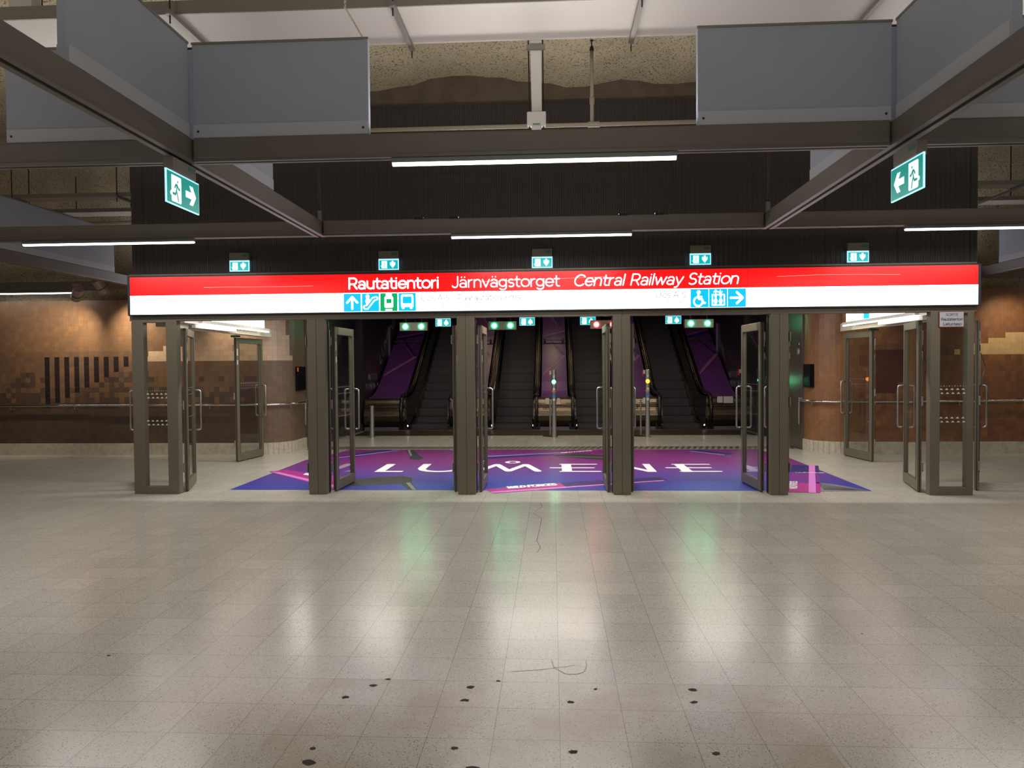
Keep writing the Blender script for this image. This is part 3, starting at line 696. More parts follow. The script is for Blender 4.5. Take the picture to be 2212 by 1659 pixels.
def square(x, m): return MB().box(x, x + S - .008, YS - .003, YS - .001, 2.396, 2.396 + S).build('pictogram', m, sg)
def pic(x, sq, fn):
    mb = MB(); fn(mb, lambda u, v: (x + u * (S - .008), YS - .005, 2.396 + v * S)); mb.build('symbol', M['whitelit'], sq)
def p_arrow(mb, f): draw(mb, [L(.5, .16, .5, .8), L(.2, .5, .5, .82, .8, .5)], .12, f)
def p_esc(mb, f):
    disc(mb, .33, .84, .11, f); poly(mb, [(.2, .6), (.27, .74), (.4, .74), (.52, .62), (.36, .38), (.24, .42)], f)
    draw(mb, [L(.2, .14, .34, .14, .74, .62, .84, .64)], .07, f); draw(mb, [L(.2, .32, .28, .34, .62, .76, .8, .8)], .07, f)
    draw(mb, [A(.18, .23, .08, .09, 90, 270), A(.83, .72, .09, .08, -90, 90)], .07, f)
def p_tram(mb, f):
    draw(mb, [L(.36, .93, .64, .93), L(.34, .07, .66, .07)], .09, f)
    poly(mb, [(.25, .25), (.29, .19), (.71, .19), (.75, .25), (.75, .76), (.66, .87), (.34, .87), (.25, .76)], f)
def p_bus(mb, f):
    poly(mb, [(.14, .22), (.86, .22), (.86, .84), (.8, .92), (.2, .92), (.14, .84)], f); poly(mb, [(.2, .22), (.2, .12), (.33, .12), (.33, .22)], f); poly(mb, [(.67, .22), (.67, .12), (.8, .12), (.8, .22)], f)
def p_wheel(mb, f):
    disc(mb, .45, .82, .11, f); draw(mb, [A(.42, .32, .24, .24, 100, 400)], .09, f); draw(mb, [L(.43, .66, .47, .46, .62, .46, .72, .24, .8, .24)], .11, f); draw(mb, [L(.46, .6, .62, .58)], .07, f)
def p_lift(mb, f):
    draw(mb, [L(.18, .12, .84, .12, .84, .68, .18, .68, .18, .12)], .07, f)
    for x in (.36, .64): disc(mb, x, .58, .06, f); poly(mb, [(x - .04, .5), (x + .04, .5), (x + .11, .34), (x + .05, .18), (x - .05, .18), (x - .11, .34)], f)
    draw(mb, [L(.36, .72, .36, .92), L(.26, .82, .36, .93, .46, .82), L(.62, .92, .62, .74), L(.52, .84, .62, .73, .72, .84)], .05, f)
def p_right(mb, f): draw(mb, [L(.16, .5, .8, .5), L(.5, .2, .82, .5, .5, .8)], .12, f)
x = -2.70
for fn, m in ((p_arrow, 'cyan'), (p_esc, 'cyan'), (p_tram, 'green'), (p_bus, 'cyan')):
    q = square(x, M[m]); pic(x, q, fn)
    if fn in (p_tram, p_bus):
        wd = (.36, .66, .44, .68) if fn is p_tram else (.24, .76, .42, .8)
        mb = MB(); poly(mb, [(wd[0], wd[2]), (wd[1], wd[2]), (wd[1], wd[3]), (wd[0], wd[3])], lambda u, v: (x + u * (S - .008), YS - .007, 2.396 + v * S)); mb.build('symbol_window', M[m], q)
    x += S + .008
x = 1.75
for fn in (p_wheel, p_lift, p_right): q = square(x, M['cyan']); pic(x, q, fn); x += S

# ================================================================== EXIT SIGNS
def running(mb, f, w_=.055):
    """running man strokes in a unit door"""
    disc(mb, .62, .80, .055, f)
    draw(mb, [L(.55, .66, .48, .44), L(.55, .66, .42, .66, .32, .55), L(.55, .66, .68, .55, .8, .52), L(.48, .44, .58, .28, .66, .08), L(.48, .44, .38, .3, .12, .3)], w_, f)
def exit_sign(label, loc, rz, wd, ht, mode, grp, hous=True, bright=True, hw=None):
    t = thing('exit_sign', label, 'exit sign', loc, rz, grp)     # origin = top centre of the lit plate
    hw = hw or wd * .98
    MB().box(-hw / 2, hw / 2, -.02, .05, .0, .1).build('housing', M['ehouse'], t, local=True, bevel=.006)
    MB().box(hw * .15, hw * .44, -.0215, -.0195, .045, .08).build('test_label', M['elabel'], t, local=True)
    MB().box(-wd / 2, wd / 2, -.006, .006, -ht, 0).build('lit_plate', M['erim'], t, local=True)
    e = .012 if ht < .2 else .007
    fc = MB().box(-wd / 2 + e, wd / 2 - e, -.008, -.006, -ht + e, -e * 1.6).build('green_face', M['egreen2' if bright else 'egreen'], t, local=True)
    W_, H_ = wd - 2 * e, ht - 2.6 * e
    fn = lambda u, v, k=.0095: (-wd / 2 + e + u * W_, -k, -ht + e + v * H_)
    wb = MB(); dx0 = .12 if mode != 'left' else .58
    door = lambda u, v: fn(dx0 + u * .3, .06 + v * .86)
    poly(wb, [(.06, .0), (.94, .0), (1, .05), (1, .95), (.94, 1), (.0, 1), (.0, .05)], door)
    if mode == 'left': disc(wb, 1.0, .3, .14, door, ry=.09)
    else: disc(wb, .0, .3, .14, door, ry=.09)
    if mode in ('down', 'up'):
        s_ = 1 if mode == 'down' else -1
        ar = lambda u, v: fn(.72 + u * .15, .5 + s_ * v * .42)
        poly(wb, [(0, -1), (1, 0), (1, .5), (.8, .75), (.42, .3), (.42, .85), (.25, 1), (-.25, 1), (-.42, .85), (-.42, .3), (-.8, .75), (-1, .5), (-1, 0)], ar)
    elif mode == 'right':
        ar = lambda u, v: fn(.73 + u * .17, .5 + v * .32)
        poly(wb, [(1, 0), (.35, 1), (-.3, 1), (.1, .35), (-1, .35), (-1, -.35), (.1, -.35), (-.3, -1), (.35, -1)], ar)
    else:
        ar = lambda u, v: fn(.27 - u * .17, .5 + v * .32)
        poly(wb, [(1, 0), (.35, 1), (-.3, 1), (.1, .35), (-1, .35), (-1, -.35), (.1, -.35), (-.3, -1), (.35, -1)], ar)
    wb.build('symbol', M['ewhite'], fc, local=True)
    rb = MB(); mir = (lambda u, v: fn(dx0 + (1 - u) * .3, .06 + v * .86, .0110)) if mode == 'left' else (lambda u, v: fn(dx0 + u * .3, .06 + v * .86, .0110))
    running(rb, mir, .095 if not bright else .045); rb.build('running_figure', M['egreen2' if bright else 'egreen'], fc, local=True)
    return t
nm = ['first from the brown wall', 'above the word Rautatientori', 'middle one of five', 'above the word Station', 'nearest the orange wall']
for (x, z), s in zip(((-4.145, 3.105), (-2.14, 3.095), (-.125, 3.09), (1.905, 3.1), (3.88, 3.1)), nm):
    exit_sign(f'small exit sign with down arrow on dark fascia, {s}', (x, 9.56, z), 0, .268, .145, 'down', 'exit signs on the fascia')
exit_sign('hanging green exit sign with right-pointing arrow', (-2.675, 5.215, 3.07), R90 if False else PI / 2, .47, .235, 'right', 'hanging exit signs', bright=False, hw=.34)
exit_sign('hanging green exit sign with left-pointing arrow', (2.44, 5.2, 3.055), -PI / 2, .46, .235, 'left', 'hanging exit signs', bright=False, hw=.34)
for x, s in ((-2.72, 'nearest the brown wall'), (-.62, 'partly behind a green signal box'), (.88, 'beside the red signal'), (2.97, 'third slim-post side, below the lift pictogram')):
    t = exit_sign(f'exit sign with up arrow before the escalators, {s}', (x, 18.2, 2.88), 0, .38, .2, 'up', 'exit signs before the escalators')
    for dx in (-.12, .12): MB().tube([(dx, .015, .085), (dx, .015, .175)], .008, M['rod'], n=8).build('hanger_rod', None, t, local=True)

# ================================================================== CEILING GRID: beams, panels, tubes
XL = [-7.62, -2.67, 2.41, 7.58]
def cross_beam(y, x0, x1, label, clips=()):
    t = thing('ceiling_beam', label, 'beam', ((x0 + x1) / 2, y, 3.18), group='grey ceiling beams'); t['kind'] = 'thing'
    MB().box(x0, x1, y - .05, y + .05, 3.2, 3.35).build('web', M['beam'], t, bevel=.012)
    MB().box(x0, x1, y - .045, y - .012, 3.18, 3.205).box(x0, x1, y + .012, y + .045, 3.18, 3.205).build('flange', M['flange'], t)
    MB().box(x0, x1, y - .012, y + .012, 3.19, 3.204).build('slot', M['groove'], t)
    for c in clips: MB().box(c - .05, c + .05, y - .055, y + .055, 3.345, 3.365).build('clip', M['groove'], t)
    return t
def long_beam(x, y0, y1, label):
    t = thing('ceiling_beam', label, 'beam', (x, (y0 + y1) / 2, 3.18), group='grey ceiling beams'); t['kind'] = 'thing'
    MB().box(x - .05, x + .05, y0, y1, 3.2, 3.35).build('web', M['beam'], t, bevel=.006)
    MB().box(x - .06, x - .018, y0, y1, 3.18, 3.205).box(x + .018, x + .06, y0, y1, 3.18, 3.205).build('flange', M['flange'], t)
    MB().box(x - .018, x + .018, y0, y1, 3.19, 3.204).build('slot', M['groove'], t)
    return t
def tube_light(x0, x1, y, label):
    t = thing('tube_light', label, 'lamp', ((x0 + x1) / 2, y, 3.18), group='tube lights under the beams')
    MB().box(x0, x1, y - .035, y + .035, 3.145, 3.18).build('housing', M['housing'], t, bevel=.006)
    b = MB(); n = 8; prof = [(y + .026 * math.cos(PI * k / n), 3.147 - .022 * math.sin(PI * k / n)) for k in range(n + 1)]
    b.prismx(prof, x0 + .005, x1 - .005, M['tube']); b.build('diffuser', None, t)
    area('tube_glow', ((x0 + x1) / 2, y, 3.122), (0, 0, 0), x1 - x0 - .02, .03, TUBE_W if y < 12 else 7.0, (1, .97, .93))
    return t
YA, YB, YC = 5.29, 8.32, 13.55
cross_beam(YA, -2.607, 2.347, 'near cross beam carrying the largest tube light', ())
cross_beam(YA, -7.557, -2.733, 'near cross beam under the grey panel on the brown-wall side')
cross_beam(YA, 2.473, 7.517, 'near cross beam under the grey panel on the orange-wall side')
cross_beam(YB, -2.607, 2.347, 'second cross beam, with small black clips, above the station sign', (-1.5, -1.1, .8, 1.2))
cross_beam(YB, -7.557, -2.733, 'second cross beam with a tube light, on the brown-wall side')
cross_beam(YB, 2.473, 7.517, 'second cross beam with a tube light, on the orange-wall side')
cross_beam(YC, -12.5, -5.66, 'farthest cross beam, right over the brown tiled wall')
cross_beam(YC, 5.4, 12.5, 'farthest cross beam, right over the orange tiled wall')
long_beam(-2.67, -4, 8.38, 'long beam running towards the doors with right-arrow exit sign')
long_beam(2.41, -4, 8.38, 'long beam running towards the doors with left-arrow exit sign')
long_beam(-7.62, -1, 13.5, 'long outer beam with lilac panel above the brown tiled wall')
long_beam(7.58, -1, 13.5, 'long outer beam with lilac panel above the orange tiled wall')
tube_light(-1.15, .89, YA, 'large bright tube light under the near cross beam, nearest of all')
tube_light(-1.14, .9, YB, 'bright tube light centred above the station sign, on the second beam')
tube_light(-6.2, -4.14, YB, 'tube light on the second beam towards the brown wall')
tube_light(3.88, 5.95, YB, 'tube light on the second beam towards the orange wall')
tube_light(-6.2, -4.14, YA, 'tube light on the near beam just outside the picture, brown side')
tube_light(3.92, 5.95, YA, 'tube light on the near beam just outside the picture, orange side')
tube_light(-11.1, -9.03, YC, 'distant tube light on the farthest beam over the brown tiled wall')
tube_light(9.03, 11.1, YC, 'distant tube light on the farthest beam over the orange tiled wall')
for k, (x0, y) in enumerate(((-1.15, -.9), (-6.2, 2.2), (3.92, 2.2),  (-11.2, YB), (9.0, YB), (-11.2, YA), (9.0, YA))):
    tube_light(x0, x0 + 2.04, y, 'tube light of the hall outside the picture')
for x0 in (-4.6, -1.2, 2.2):
    for y, lb in ((10.12, 'front'), (12.4, 'rear')):
        t = thing('vestibule_light', f'slim {lb} light under the vestibule soffit, hidden by the door header', 'lamp', (x0 + 1, y, 2.9), group=f'{lb} vestibule lights')
        MB().box(x0, x0 + 2.0, y - .03, y + .03, 2.92, 2.96).build('housing', M['white'], t)
        MB().box(x0, x0 + 2.0, y - .022, y + .022, 2.9, 2.92).build('diffuser', M['vtube'], t)
        area('vestibule_glow', (x0 + 1, y, 2.897), (0, 0, 0), 1.98, .04, VEST_W, (1, .95, .86))
def panel(x0, x1, y0, y1, label, h=.69):
    t = thing('ceiling_panel', label, 'panel', ((x0 + x1) / 2, (y0 + y1) / 2, 3.35), group='upright grey panels on the beams')
    MB().box(x0, x1, y0, y1, 3.35, 3.35 + h).build('sheet', M['panel'], t, bevel=.004)
    e = .006; alongx = (x1 - x0) > (y1 - y0)
    if alongx:
        MB().box(x0 + .005, x1 - .005, y0 - e, y0, 3.355, 3.45).build('base_strip', M['panel2'], t)
        for sx in (x0 + .04, x1 - .04): MB().tube([(sx, y0 - e - .003, 3.4), (sx, y0 - e + .002, 3.4)], .009, M['rod'], n=8).build('screw', None, t)
        MB().box(x0 - .002, x1 + .002, y0 - .008, y0 + .01, 3.35 + h - .012, 3.35 + h + .004).build('top_edge', M['galv'], t)
    else:
        MB().box(x0 - e, x1 + e, y0 + .005, y1 - .005, 3.355, 3.45).build('base_strip', M['panel2'], t)
        MB().box(x0 - .006, x1 + .006, y0, y1, 3.35 + h - .012, 3.35 + h + .004).build('top_edge', M['galv'], t)
    return t
panel(-2.61, -1.31, 5.26, 5.31, 'blue-grey panel on the near cross beam, brown-wall corner, facing the camera')
panel(1.03, 2.36, 5.26, 5.31, 'blue-grey panel on the near cross beam, orange-wall corner, facing the camera')
panel(-4.03, -2.72, 5.26, 5.31, 'grey panel outside the right-arrow beam, partly hidden by that beam')
panel(2.46, 3.76, 5.26, 5.31, 'grey panel outside the left-arrow beam, partly hidden by that beam')
panel(-2.69, -2.63, 3.9, 5.24, 'grey panel along the right-arrow beam, before the near cross beam')
panel(2.38, 2.44, 3.97, 5.24, 'grey panel along the left-arrow beam, before the near cross beam')
panel(-2.69, -2.63, 5.33, 6.85, 'grey panel on the right-arrow beam beyond the near cross beam')
panel(2.38, 2.44, 5.33, 6.93, 'grey panel on the left-arrow beam beyond the near cross beam')
panel(-7.66, -7.58, 8.6, 12.36, 'long lilac panel on the outer beam at the brown-wall side', .74)
panel(7.54, 7.62, 8.6, 12.85, 'long lilac panel on the outer beam at the orange-wall side', .74)

# white soffit trays, hangers
t = thing('cable_tray', 'wide white suspended soffit tray crossing the top of the view', 'tray', (0, 6.1, 4.5))
MB().box(-7, -1.62, 5.76, 6.43, 4.5, 4.52).build('soffit', M['white'], t); MB().box(-1.6, 7, 5.76, 6.43, 4.5, 4.52).build('soffit', M['white'], t)
MB().box(-7, -1.62, 5.745, 5.76, 4.495, 4.6).box(-1.6, 7, 5.745, 5.76, 4.495, 4.6).build('front_lip', M['galv'], t)
for x in (-4.6, -3.0, -1.22, .7, 2.55, 4.5):
    h = thing('hanger_rail', 'slim hanger rail with threaded rods under the white soffit tray', 'hanger', (x, 6.1, 4.46), group='hangers of the white tray')
    MB().box(x - .02, x + .02, 5.66, 6.52, 4.46, 4.495).build('rail', M['galv'], h)
    for y in (5.7, 6.48): MB().tube([(x, y, 4.4), (x, y, 5.9)], .006, M['rod'], n=6).build('rod', None, h)
for x, lab in ((-4.35, 'white junction box on the tray at the brown-wall end'), (-3.9, 'white junction box with red cable behind the corner panel'), (-2.35, 'white junction box beside the panel top on the tray')):
    j = thing('junction_box', lab, 'junction box', (x, 5.95, 4.52)); MB().box(x - .1, x + .1, 5.86, 5.98, 4.6, 4.78).build('case', M['white'], j, bevel=.01)
    MB().tube([(x + .05, 5.85, 4.62), (x + .12, 5.84, 4.57), (x + .2, 5.84, 4.55)], .012, M['cable'], n=8).build('cable', None, j, smooth=True)
    MB().tube([(x - .05, 5.85, 4.6), (x - .02, 5.84, 4.56), (x + .02, 5.84, 4.54)], .01, M['dark'], n=8).build('cable', None, j, smooth=True)
# duct down to emergency unit, pipes
t = thing('cable_duct', 'narrow white duct hanging from the soffit tray to the near beam', 'duct', (-.13, 7.0, 3.4))
MB().add([(-.18, 7.0, 4.06), (-.085, 7.0, 4.06), (-.08, 6.42, 4.56), (-.175, 6.42, 4.56), (-.18, 7.05, 4.1), (-.085, 7.05, 4.1), (-.08, 6.47, 4.6), (-.175, 6.47, 4.6)], [(0, 1, 2, 3), (7, 6, 5, 4), (0, 4, 5, 1), (1, 5, 6, 2), (2, 6, 7, 3), (3, 7, 4, 0)]).build('duct', M['white'], t)
MB().box(-.21, -.045, 6.47, 6.5, 4.44, 4.48).build('bracket', M['galv'], t)
MB().box(-.225, -.045, 6.93, 7.0, 3.93, 4.06).build('unit', M['white'], t, bevel=.01)
MB().box(-.17, -.1, 6.926, 6.93, 3.935, 3.945).build('green_strip', M['elabel'], t)
MB().box(-.18, -.09, 6.95, 7.0, 3.86, 3.93).build('lower_box', M['white'], t)
for x in (-.2, -.07): MB().tube([(x, 6.98, 3.8), (x, 6.98, 4.1), (x, 6.25, 5.7)], .007, M['rod'], n=6).build('rod', None, t)
pz = 4.01
t = thing('sprinkler_pipe', 'cream sprinkler pipe running behind the corner panels with a riser', 'pipe', (0, 7.2, pz))
MB().tube([(-3.1, 7.2, pz), (2.9, 7.2, pz)], .02, M['pvc'], n=12).build('main_pipe', None, t, smooth=True)
MB().tube([(.4, 7.2, pz), (.4, 7.2, 4.72)], .017, M['pvc'], n=12).build('riser', None, t, smooth=True)
MB().tube([(.36, 7.2, pz), (.47, 7.2, pz)], .028, M['pvc'], n=12).build('tee', None, t)
MB().lathe([(.02, 0), (.024, .01), (.024, .06), (.02, .07)], (.4, 7.2, 4.2), M['pvc'], 12).build('coupling', None, t)
MB().lathe([(.022, 0), (.018, .03), (.006, .05), (.006, .08), (.018, .1), (.018, .095)], (.4, 7.2, 4.72), M['rod'], 12).build('sprinkler_head', None, t)
for x, lab in ((-2.7, 'thin vertical pipe ending by the right-arrow beam tip'), (2.44, 'thin vertical pipe ending by the left-arrow beam tip')):
    t = thing('drop_pipe', lab, 'pipe', (x, 8.45, 3.36)); MB().tube([(x, 8.45, 3.36), (x, 8.45, 4.6)], .013, M['fascia'], n=10).build('pipe', None, t, smooth=True)
    MB().tube([(x, 8.45, 3.38), (x, 8.45, 3.5)], .024, M['housing'], n=10).build('coupling', None, t)
# side trays over the tiled walls
for s, (xa, xb), lab in ((-1, (-12, -5.75), 'over the brown tiled wall'), (1, (5.5, 12), 'over the orange tiled wall')):
    dz = 0 if s < 0 else -.1
    t = thing('side_tray', f'grey suspended cable tray {lab}, lower of two', 'tray', (xa, 10.9, 4.3 + dz)); MB().box(xa, xb, 10.85, 11.1, 4.3 + dz, 4.36 + dz).build('tray', M['galv'], t)
    t = thing('side_tray', f'white-bottomed suspended cable tray {lab}, farther of two', 'tray', (xa, 12.0, 4.28 + dz)); MB().box(xa, xb, 11.9, 12.25, 4.3 + dz, 4.32 + dz).build('soffit', M['white'], t); MB().box(xa, xb, 11.89, 11.9, 4.3 + dz, 4.36 + dz).build('front_lip', M['galv'], t)
    t = thing('water_pipe', f'pale pipe {lab} beneath the trays', 'pipe', (xa, 12.3, 4.2 + dz)); MB().tube([(xa, 12.4, 4.22 + dz), (xb, 12.4, 4.22 + dz)], .03, M['pvc'], n=12).build('pipe', None, t, smooth=True)
    for hx in ((-8.2, -6.55) if s < 0 else (6.7, 8.4)):
        h = thing('tray_hanger', f'rod hanger with crossbars of the trays {lab}', 'hanger', (hx, 10.9, 4.2 + dz), group=f'tray hangers {lab}')
        MB().box(hx - .02, hx + .02, 10.75, 12.3, 4.26 + dz, 4.29 + dz).build('crossbar', M['galv'], h)
        for y in (10.78, 11.15, 12.3): MB().tube([(hx, y, 4.2 + dz), (hx, y, 5.3 if y < 11.5 else 5.0)], .008, M['rod'], n=6).build('rod', None, h)

# spotlights on the far beam over the brown wall, and their unseen fellows
def spotlight(x, y, z, tx, lab, power=46, col=(1, .80, .58), build=True):
    if build:
        t = thing('spotlight', lab, 'spotlight', (x, y, z), group='spotlights over the tiled walls')
        d = (Vector((tx, YW, z - 1.0)) - Vector((x, y, z))).normalized(); p = Vector((x, y, z))
        MB().tube([p - d * .13, p + d * .15], .085, M['spot'], n=20).build('barrel', None, t, smooth=False)
        MB().tube([p + d * .03, p + d * .045], .09, M['dark'], n=20).build('ring', None, t)
        MB().tube([p + d * .1501, p + d * .152], .07, mat('spot_lens', (255, 200, 140), .3, emit=(255, 190, 110), es=6), n=16).build('lens', None, t)
        MB().tube([p, (x, y, z + .14)], .012, M['spot'], n=8).build('stem', None, t)
        MB().box(x - .05, x + .05, y - .05, y + .05, z + .13, z + .17).build('base', M['spot'], t)
        src = p + d * .17
    else: src = Vector((x, y, z)); d = (Vector((tx, YW, z - 1.0)) - src).normalized()
    l = bpy.data.lights.new('wall_washer', 'SPOT'); l.energy = power; l.color = col; l.spot_size = math.radians(88); l.spot_blend = .9; l.shadow_soft_size = .05
    o = bpy.data.objects.new('wall_washer', l); COL.objects.link(o); o.location = src; o.rotation_euler = d.to_track_quat('-Z', 'Y').to_euler()
spotlight(-8.25, 13.0, 3.2, -8.0, 'spotlight hanging beside the end of the red sign over the brown wall', 190)
spotlight(-8.62, 12.9, 3.06, -9.6, 'lower spotlight next to the distant tube, over the brown wall', 190)
spotlight(-6.3, 12.9, 3.1, -6.0, 'spotlight hidden behind the station sign, over the cream tiles', 50, build=True)
spotlight(5.9, 12.8, 3.1, 5.5, 'spotlight hidden behind the station sign, over the orange curve', 24)
spotlight(8.1, 12.9, 3.1, 8.3, 'spotlight hidden behind the station sign, over the ivory tiles', 56)

# ================================================================== WALL HANDRAILS & BOXES
def wall_rail(pts, drops, lab):
    t = thing('wall_handrail', lab, 'handrail', pts[0]); MB().tube(pts, .021, M['chrome'], n=12).build('rail', None, t, smooth=True)
    for (x, y), (nx, ny) in drops:
        MB().tube([(x + nx * .0, y + ny * .0, .955), (x, y, .9), (x - nx * .09, y - ny * .09, .9)], .007, M['steel'], n=8).build('bracket', None, t)
    return t
cc = arc(-5.7, YW + .55, .64, -90, -5, 8)
wall_rail([(-11.75, 14.6, .97), (-11.72, 14.1, .97), (-11.5, 13.82, .97), (-11.2, YW - .09, .97)] + [(x, YW - .09, .97) for x in (-10, -8, -6.2)] + [(x, y, .97) for x, y in cc] + [(-5.06, 14.7, .97), (-5.06, 14.72, .95), (-5.06, 14.72, .5)],
          [((x, YW - .09), (0, -1)) for x in (-10.6, -9.3, -7.9, -6.6)] + [((-5.15, 14.15), (.8, -.5))], 'steel wall handrail along the brown tiled wall')
cc = arc(5.42, YW + .55, .64, 185, 270, 8)
wall_rail([(4.78, 14.5, .5), (4.78, 14.5, .95), (4.78, 14.48, .97)] + [(x, y, .97) for x, y in cc] + [(x, YW - .09, .97) for x in (6, 8, 10, 12)],
          [((x, YW - .09), (0, -1)) for x in (5.9, 7.4, 8.9, 10.4)] + [((4.88, 14.1), (-.8, -.5))], 'steel wall handrail along the orange tiled wall')
t = thing('wall_cabinet', 'black wall cabinet with orange tab on the brown curved wall', 'cabinet', (-5.2, 14.4, 1.2))
MB().box(-5.2, -5.1, 14.42, 14.9, 1.22, 1.7).build('case', M['black'], t, bevel=.006); MB().box(-5.1, -5.09, 14.4, 14.45, 1.6, 1.68).build('tab', M['orangep'], t)
t = thing('wall_cabinet', 'black glossy wall cabinet on the orange curved wall beside the steel door', 'cabinet', (4.9, 14.4, 1.2))
MB().box(4.85, 4.93, 14.12, 14.49, 1.23, 1.67).build('case', M['black'], t, bevel=.006); MB().box(4.84, 4.85, 14.42, 14.46, 1.4, 1.46).build('latch', M['chrome'], t)
t = MB().box(4.74, 4.82, 15.5, 15.7, .78, 1.08).build('bin_unit', M['black'], bevel=.01); tag(t, 'small black dispenser on the tile strip beyond the grey steel door', 'dispenser')

# notice plate
t = thing('notice_plate', 'small grey notice with red edge and three lines of text on the end bay', 'sign', (4.98, 9.47, 2.1))
MB().box(4.835, 5.14, 9.468, 9.478, 2.115, 2.315).build('red_edge', M['plater'], t); MB().box(4.843, 5.132, 9.464, 9.468, 2.123, 2.307).build('plate', M['plate'], t)
tb = MB(); text(tb, 'SORT5', front(4.915, 9.462, 2.258), .03, .145, .13); text(tb, 'Rautatientori', front(4.86, 9.462, 2.2), .033, .26, .14); text(tb, 'Laituritaso', front(4.885, 9.462, 2.14), .033, .22, .14); tb.build('lettering', M['ink'] if False else mat('notice_ink', (50, 50, 60), .6), t)

# ================================================================== FLOOR GRAPHIC
gz = .002
fg = thing('floor_graphic', 'large blue and purple printed floor graphic with a wide white word', 'floor graphic', (0, 12.2, 0))
MB().add([(-4.45, 9.82, gz), (4.17, 9.8, gz), (4.2, 13.5, gz), (4.0, 14.62, gz), (-4.1, 14.62, gz), (-4.48, 13.0, gz)], [(0, 1, 2, 3, 4, 5)]).build('film', M['film'], fg)
fl = lambda k: (lambda u, v: (u, v, gz + .0004 * k))
def deco(name, layers):
    mb = MB()
    for k, (m, pts) in enumerate(layers): poly(mb, pts, fl(k + 1), M[m])
    return mb.build(name, None, fg)
deco('mascara_tube_print', [('magenta', [(-4.58, 11.55), (-4.36, 11.76), (-3.79, 11.3), (-2.98, 10.9), (-2.98, 9.85)]), ('pinkp', [(-4.52, 11.5), (-4.4, 11.5), (-2.98, 10.1), (-2.98, 9.95)])])
deco('mascara_tube_print', [('navy', [(-.93, 9.88), (.37, 10.56), (1.57, 11.0), (1.65, 10.69), (-.78, 9.56)]), ('magenta', [(-.93, 9.88), (.1, 10.42), (.2, 10.0), (-.78, 9.56)]), ('pinkp', [(-.84, 9.68), (1.6, 10.7), (1.6, 10.62), (-.81, 9.6)])])
deco('mascara_tube_print', [('navy', [(-1.26, 13.45), (-.3, 13.9), (.0, 13.73), (-1.23, 13.1)]), ('lilac', [(-1.26, 13.55), (.4, 14.22), (.4, 14.15), (-1.26, 13.42)]), ('magenta', [(.0, 13.75), (.3, 14.15), (.84, 14.55), (.9, 14.4)])])
deco('mascara_tube_print', [('navy', [(-4.09, 13.46), (-3.46, 14.58), (-3.1, 14.55), (-3.74, 13.3), (-4.1, 13.2)]), ('lilac', [(-4.09, 13.3), (-3.14, 14.5), (-3.06, 14.5), (-4.0, 13.2)])])
deco('mascara_tube_print', [('navy', [(2.6, 14.4), (2.87, 14.55), (3.38, 13.88), (3.17, 13.66)]), ('lilac', [(2.62, 14.3), (2.68, 14.34), (3.2, 13.7), (3.15, 13.66)])])
deco('brush_print', [('blackp', [(-2.96, 14.6), (-2.8, 14.6), (-2.5, 13.6), (-2.36, 13.25), (-2.42, 12.98), (-2.62, 13.2), (-2.66, 13.5)]), ('greyp', [(-2.93, 14.6), (-2.88, 14.6), (-2.64, 13.6), (-2.68, 13.6)])])
deco('brush_print', [('blackp', [(-2.99, 10.78), (-2.6, 10.95), (-2.31, 11.06), (-2.12, 10.9), (-2.05, 10.5), (-2.15, 10.36), (-2.84, 10.14), (-2.98, 10.3)]), ('blackp', [(-2.2, 10.4), (-2.06, 10.5), (-1.84, 9.83), (-1.97, 9.83)]), ('greyp', [(-2.12, 10.42), (-2.07, 10.46), (-1.86, 9.83), (-1.91, 9.83)])])
deco('brush_print', [('blackp', [(-.01, 13.58), (.44, 14.0), (.98, 13.62), (1.0, 12.88), (.5, 13.2)]), ('greyp', [(.1, 13.55), (.98, 13.35), (.98, 13.3), (.12, 13.5)])])
deco('brush_print', [('blackp', [(1.1, 14.5), (1.16, 14.55), (1.02, 13.9), (.96, 13.95)])])
deco('tapered_bristle_print', [('greyp', [(3.7, 10.5), (3.9, 10.3), (4.14, 9.78), (3.48, 9.76)])] + [('blackp', [(3.7 - .02 * k, 10.46 - .09 * k), (4.12, 9.80), (3.7 - .02 * k, 10.42 - .09 * k)]) for k in range(7)])
deco('box_print', [('boxp', [(3.95, 12.32), (4.34, 12.23), (3.45, 9.63), (3.05, 9.7)]), ('navy', [(3.95, 12.32), (4.34, 12.23), (4.07, 11.42), (3.66, 11.5)]), ('magenta', [(3.3, 10.45), (3.73, 10.4), (3.45, 9.63), (3.05, 9.7)]), ('pinkp', [(4.2, 12.26), (4.29, 12.24), (3.39, 9.63), (3.3, 9.64)])])
tb = MB(); tb.flat = True; al = lambda u, v: (3.42 + .3 * v + u * 0 - .0 + .0, 0, 0)
text(tb, 'WILD FORCES', lambda u, v: (3.2 + .33 * u - v * 1.0 + .05, 9.95 + u, gz + .0028), .09, .62, .2)
text(tb, 'LUMENE', lambda u, v: (3.72 + u, 11.42 + v - .1 * u, gz + .0028), .06, .42, .2)
text(tb, 'WILD FORCES', lambda u, v: (-.62 + u * 1.0 - .1 * v, 9.93 + .42 * u + v, gz + .0028), .16, .66, .22)
text(tb, 'WILD FORCES', lambda u, v: (-3.9 + u, 11.2 - .62 * u + v, gz + .0028), .16, .5, .2)
text(tb, 'WILD FORCES', lambda u, v: (.15 + u, 13.98 + .6 * u + v, gz + .0028), .12, .6, .2)
tb.build('small_lettering', M['whitepaint'], fg)
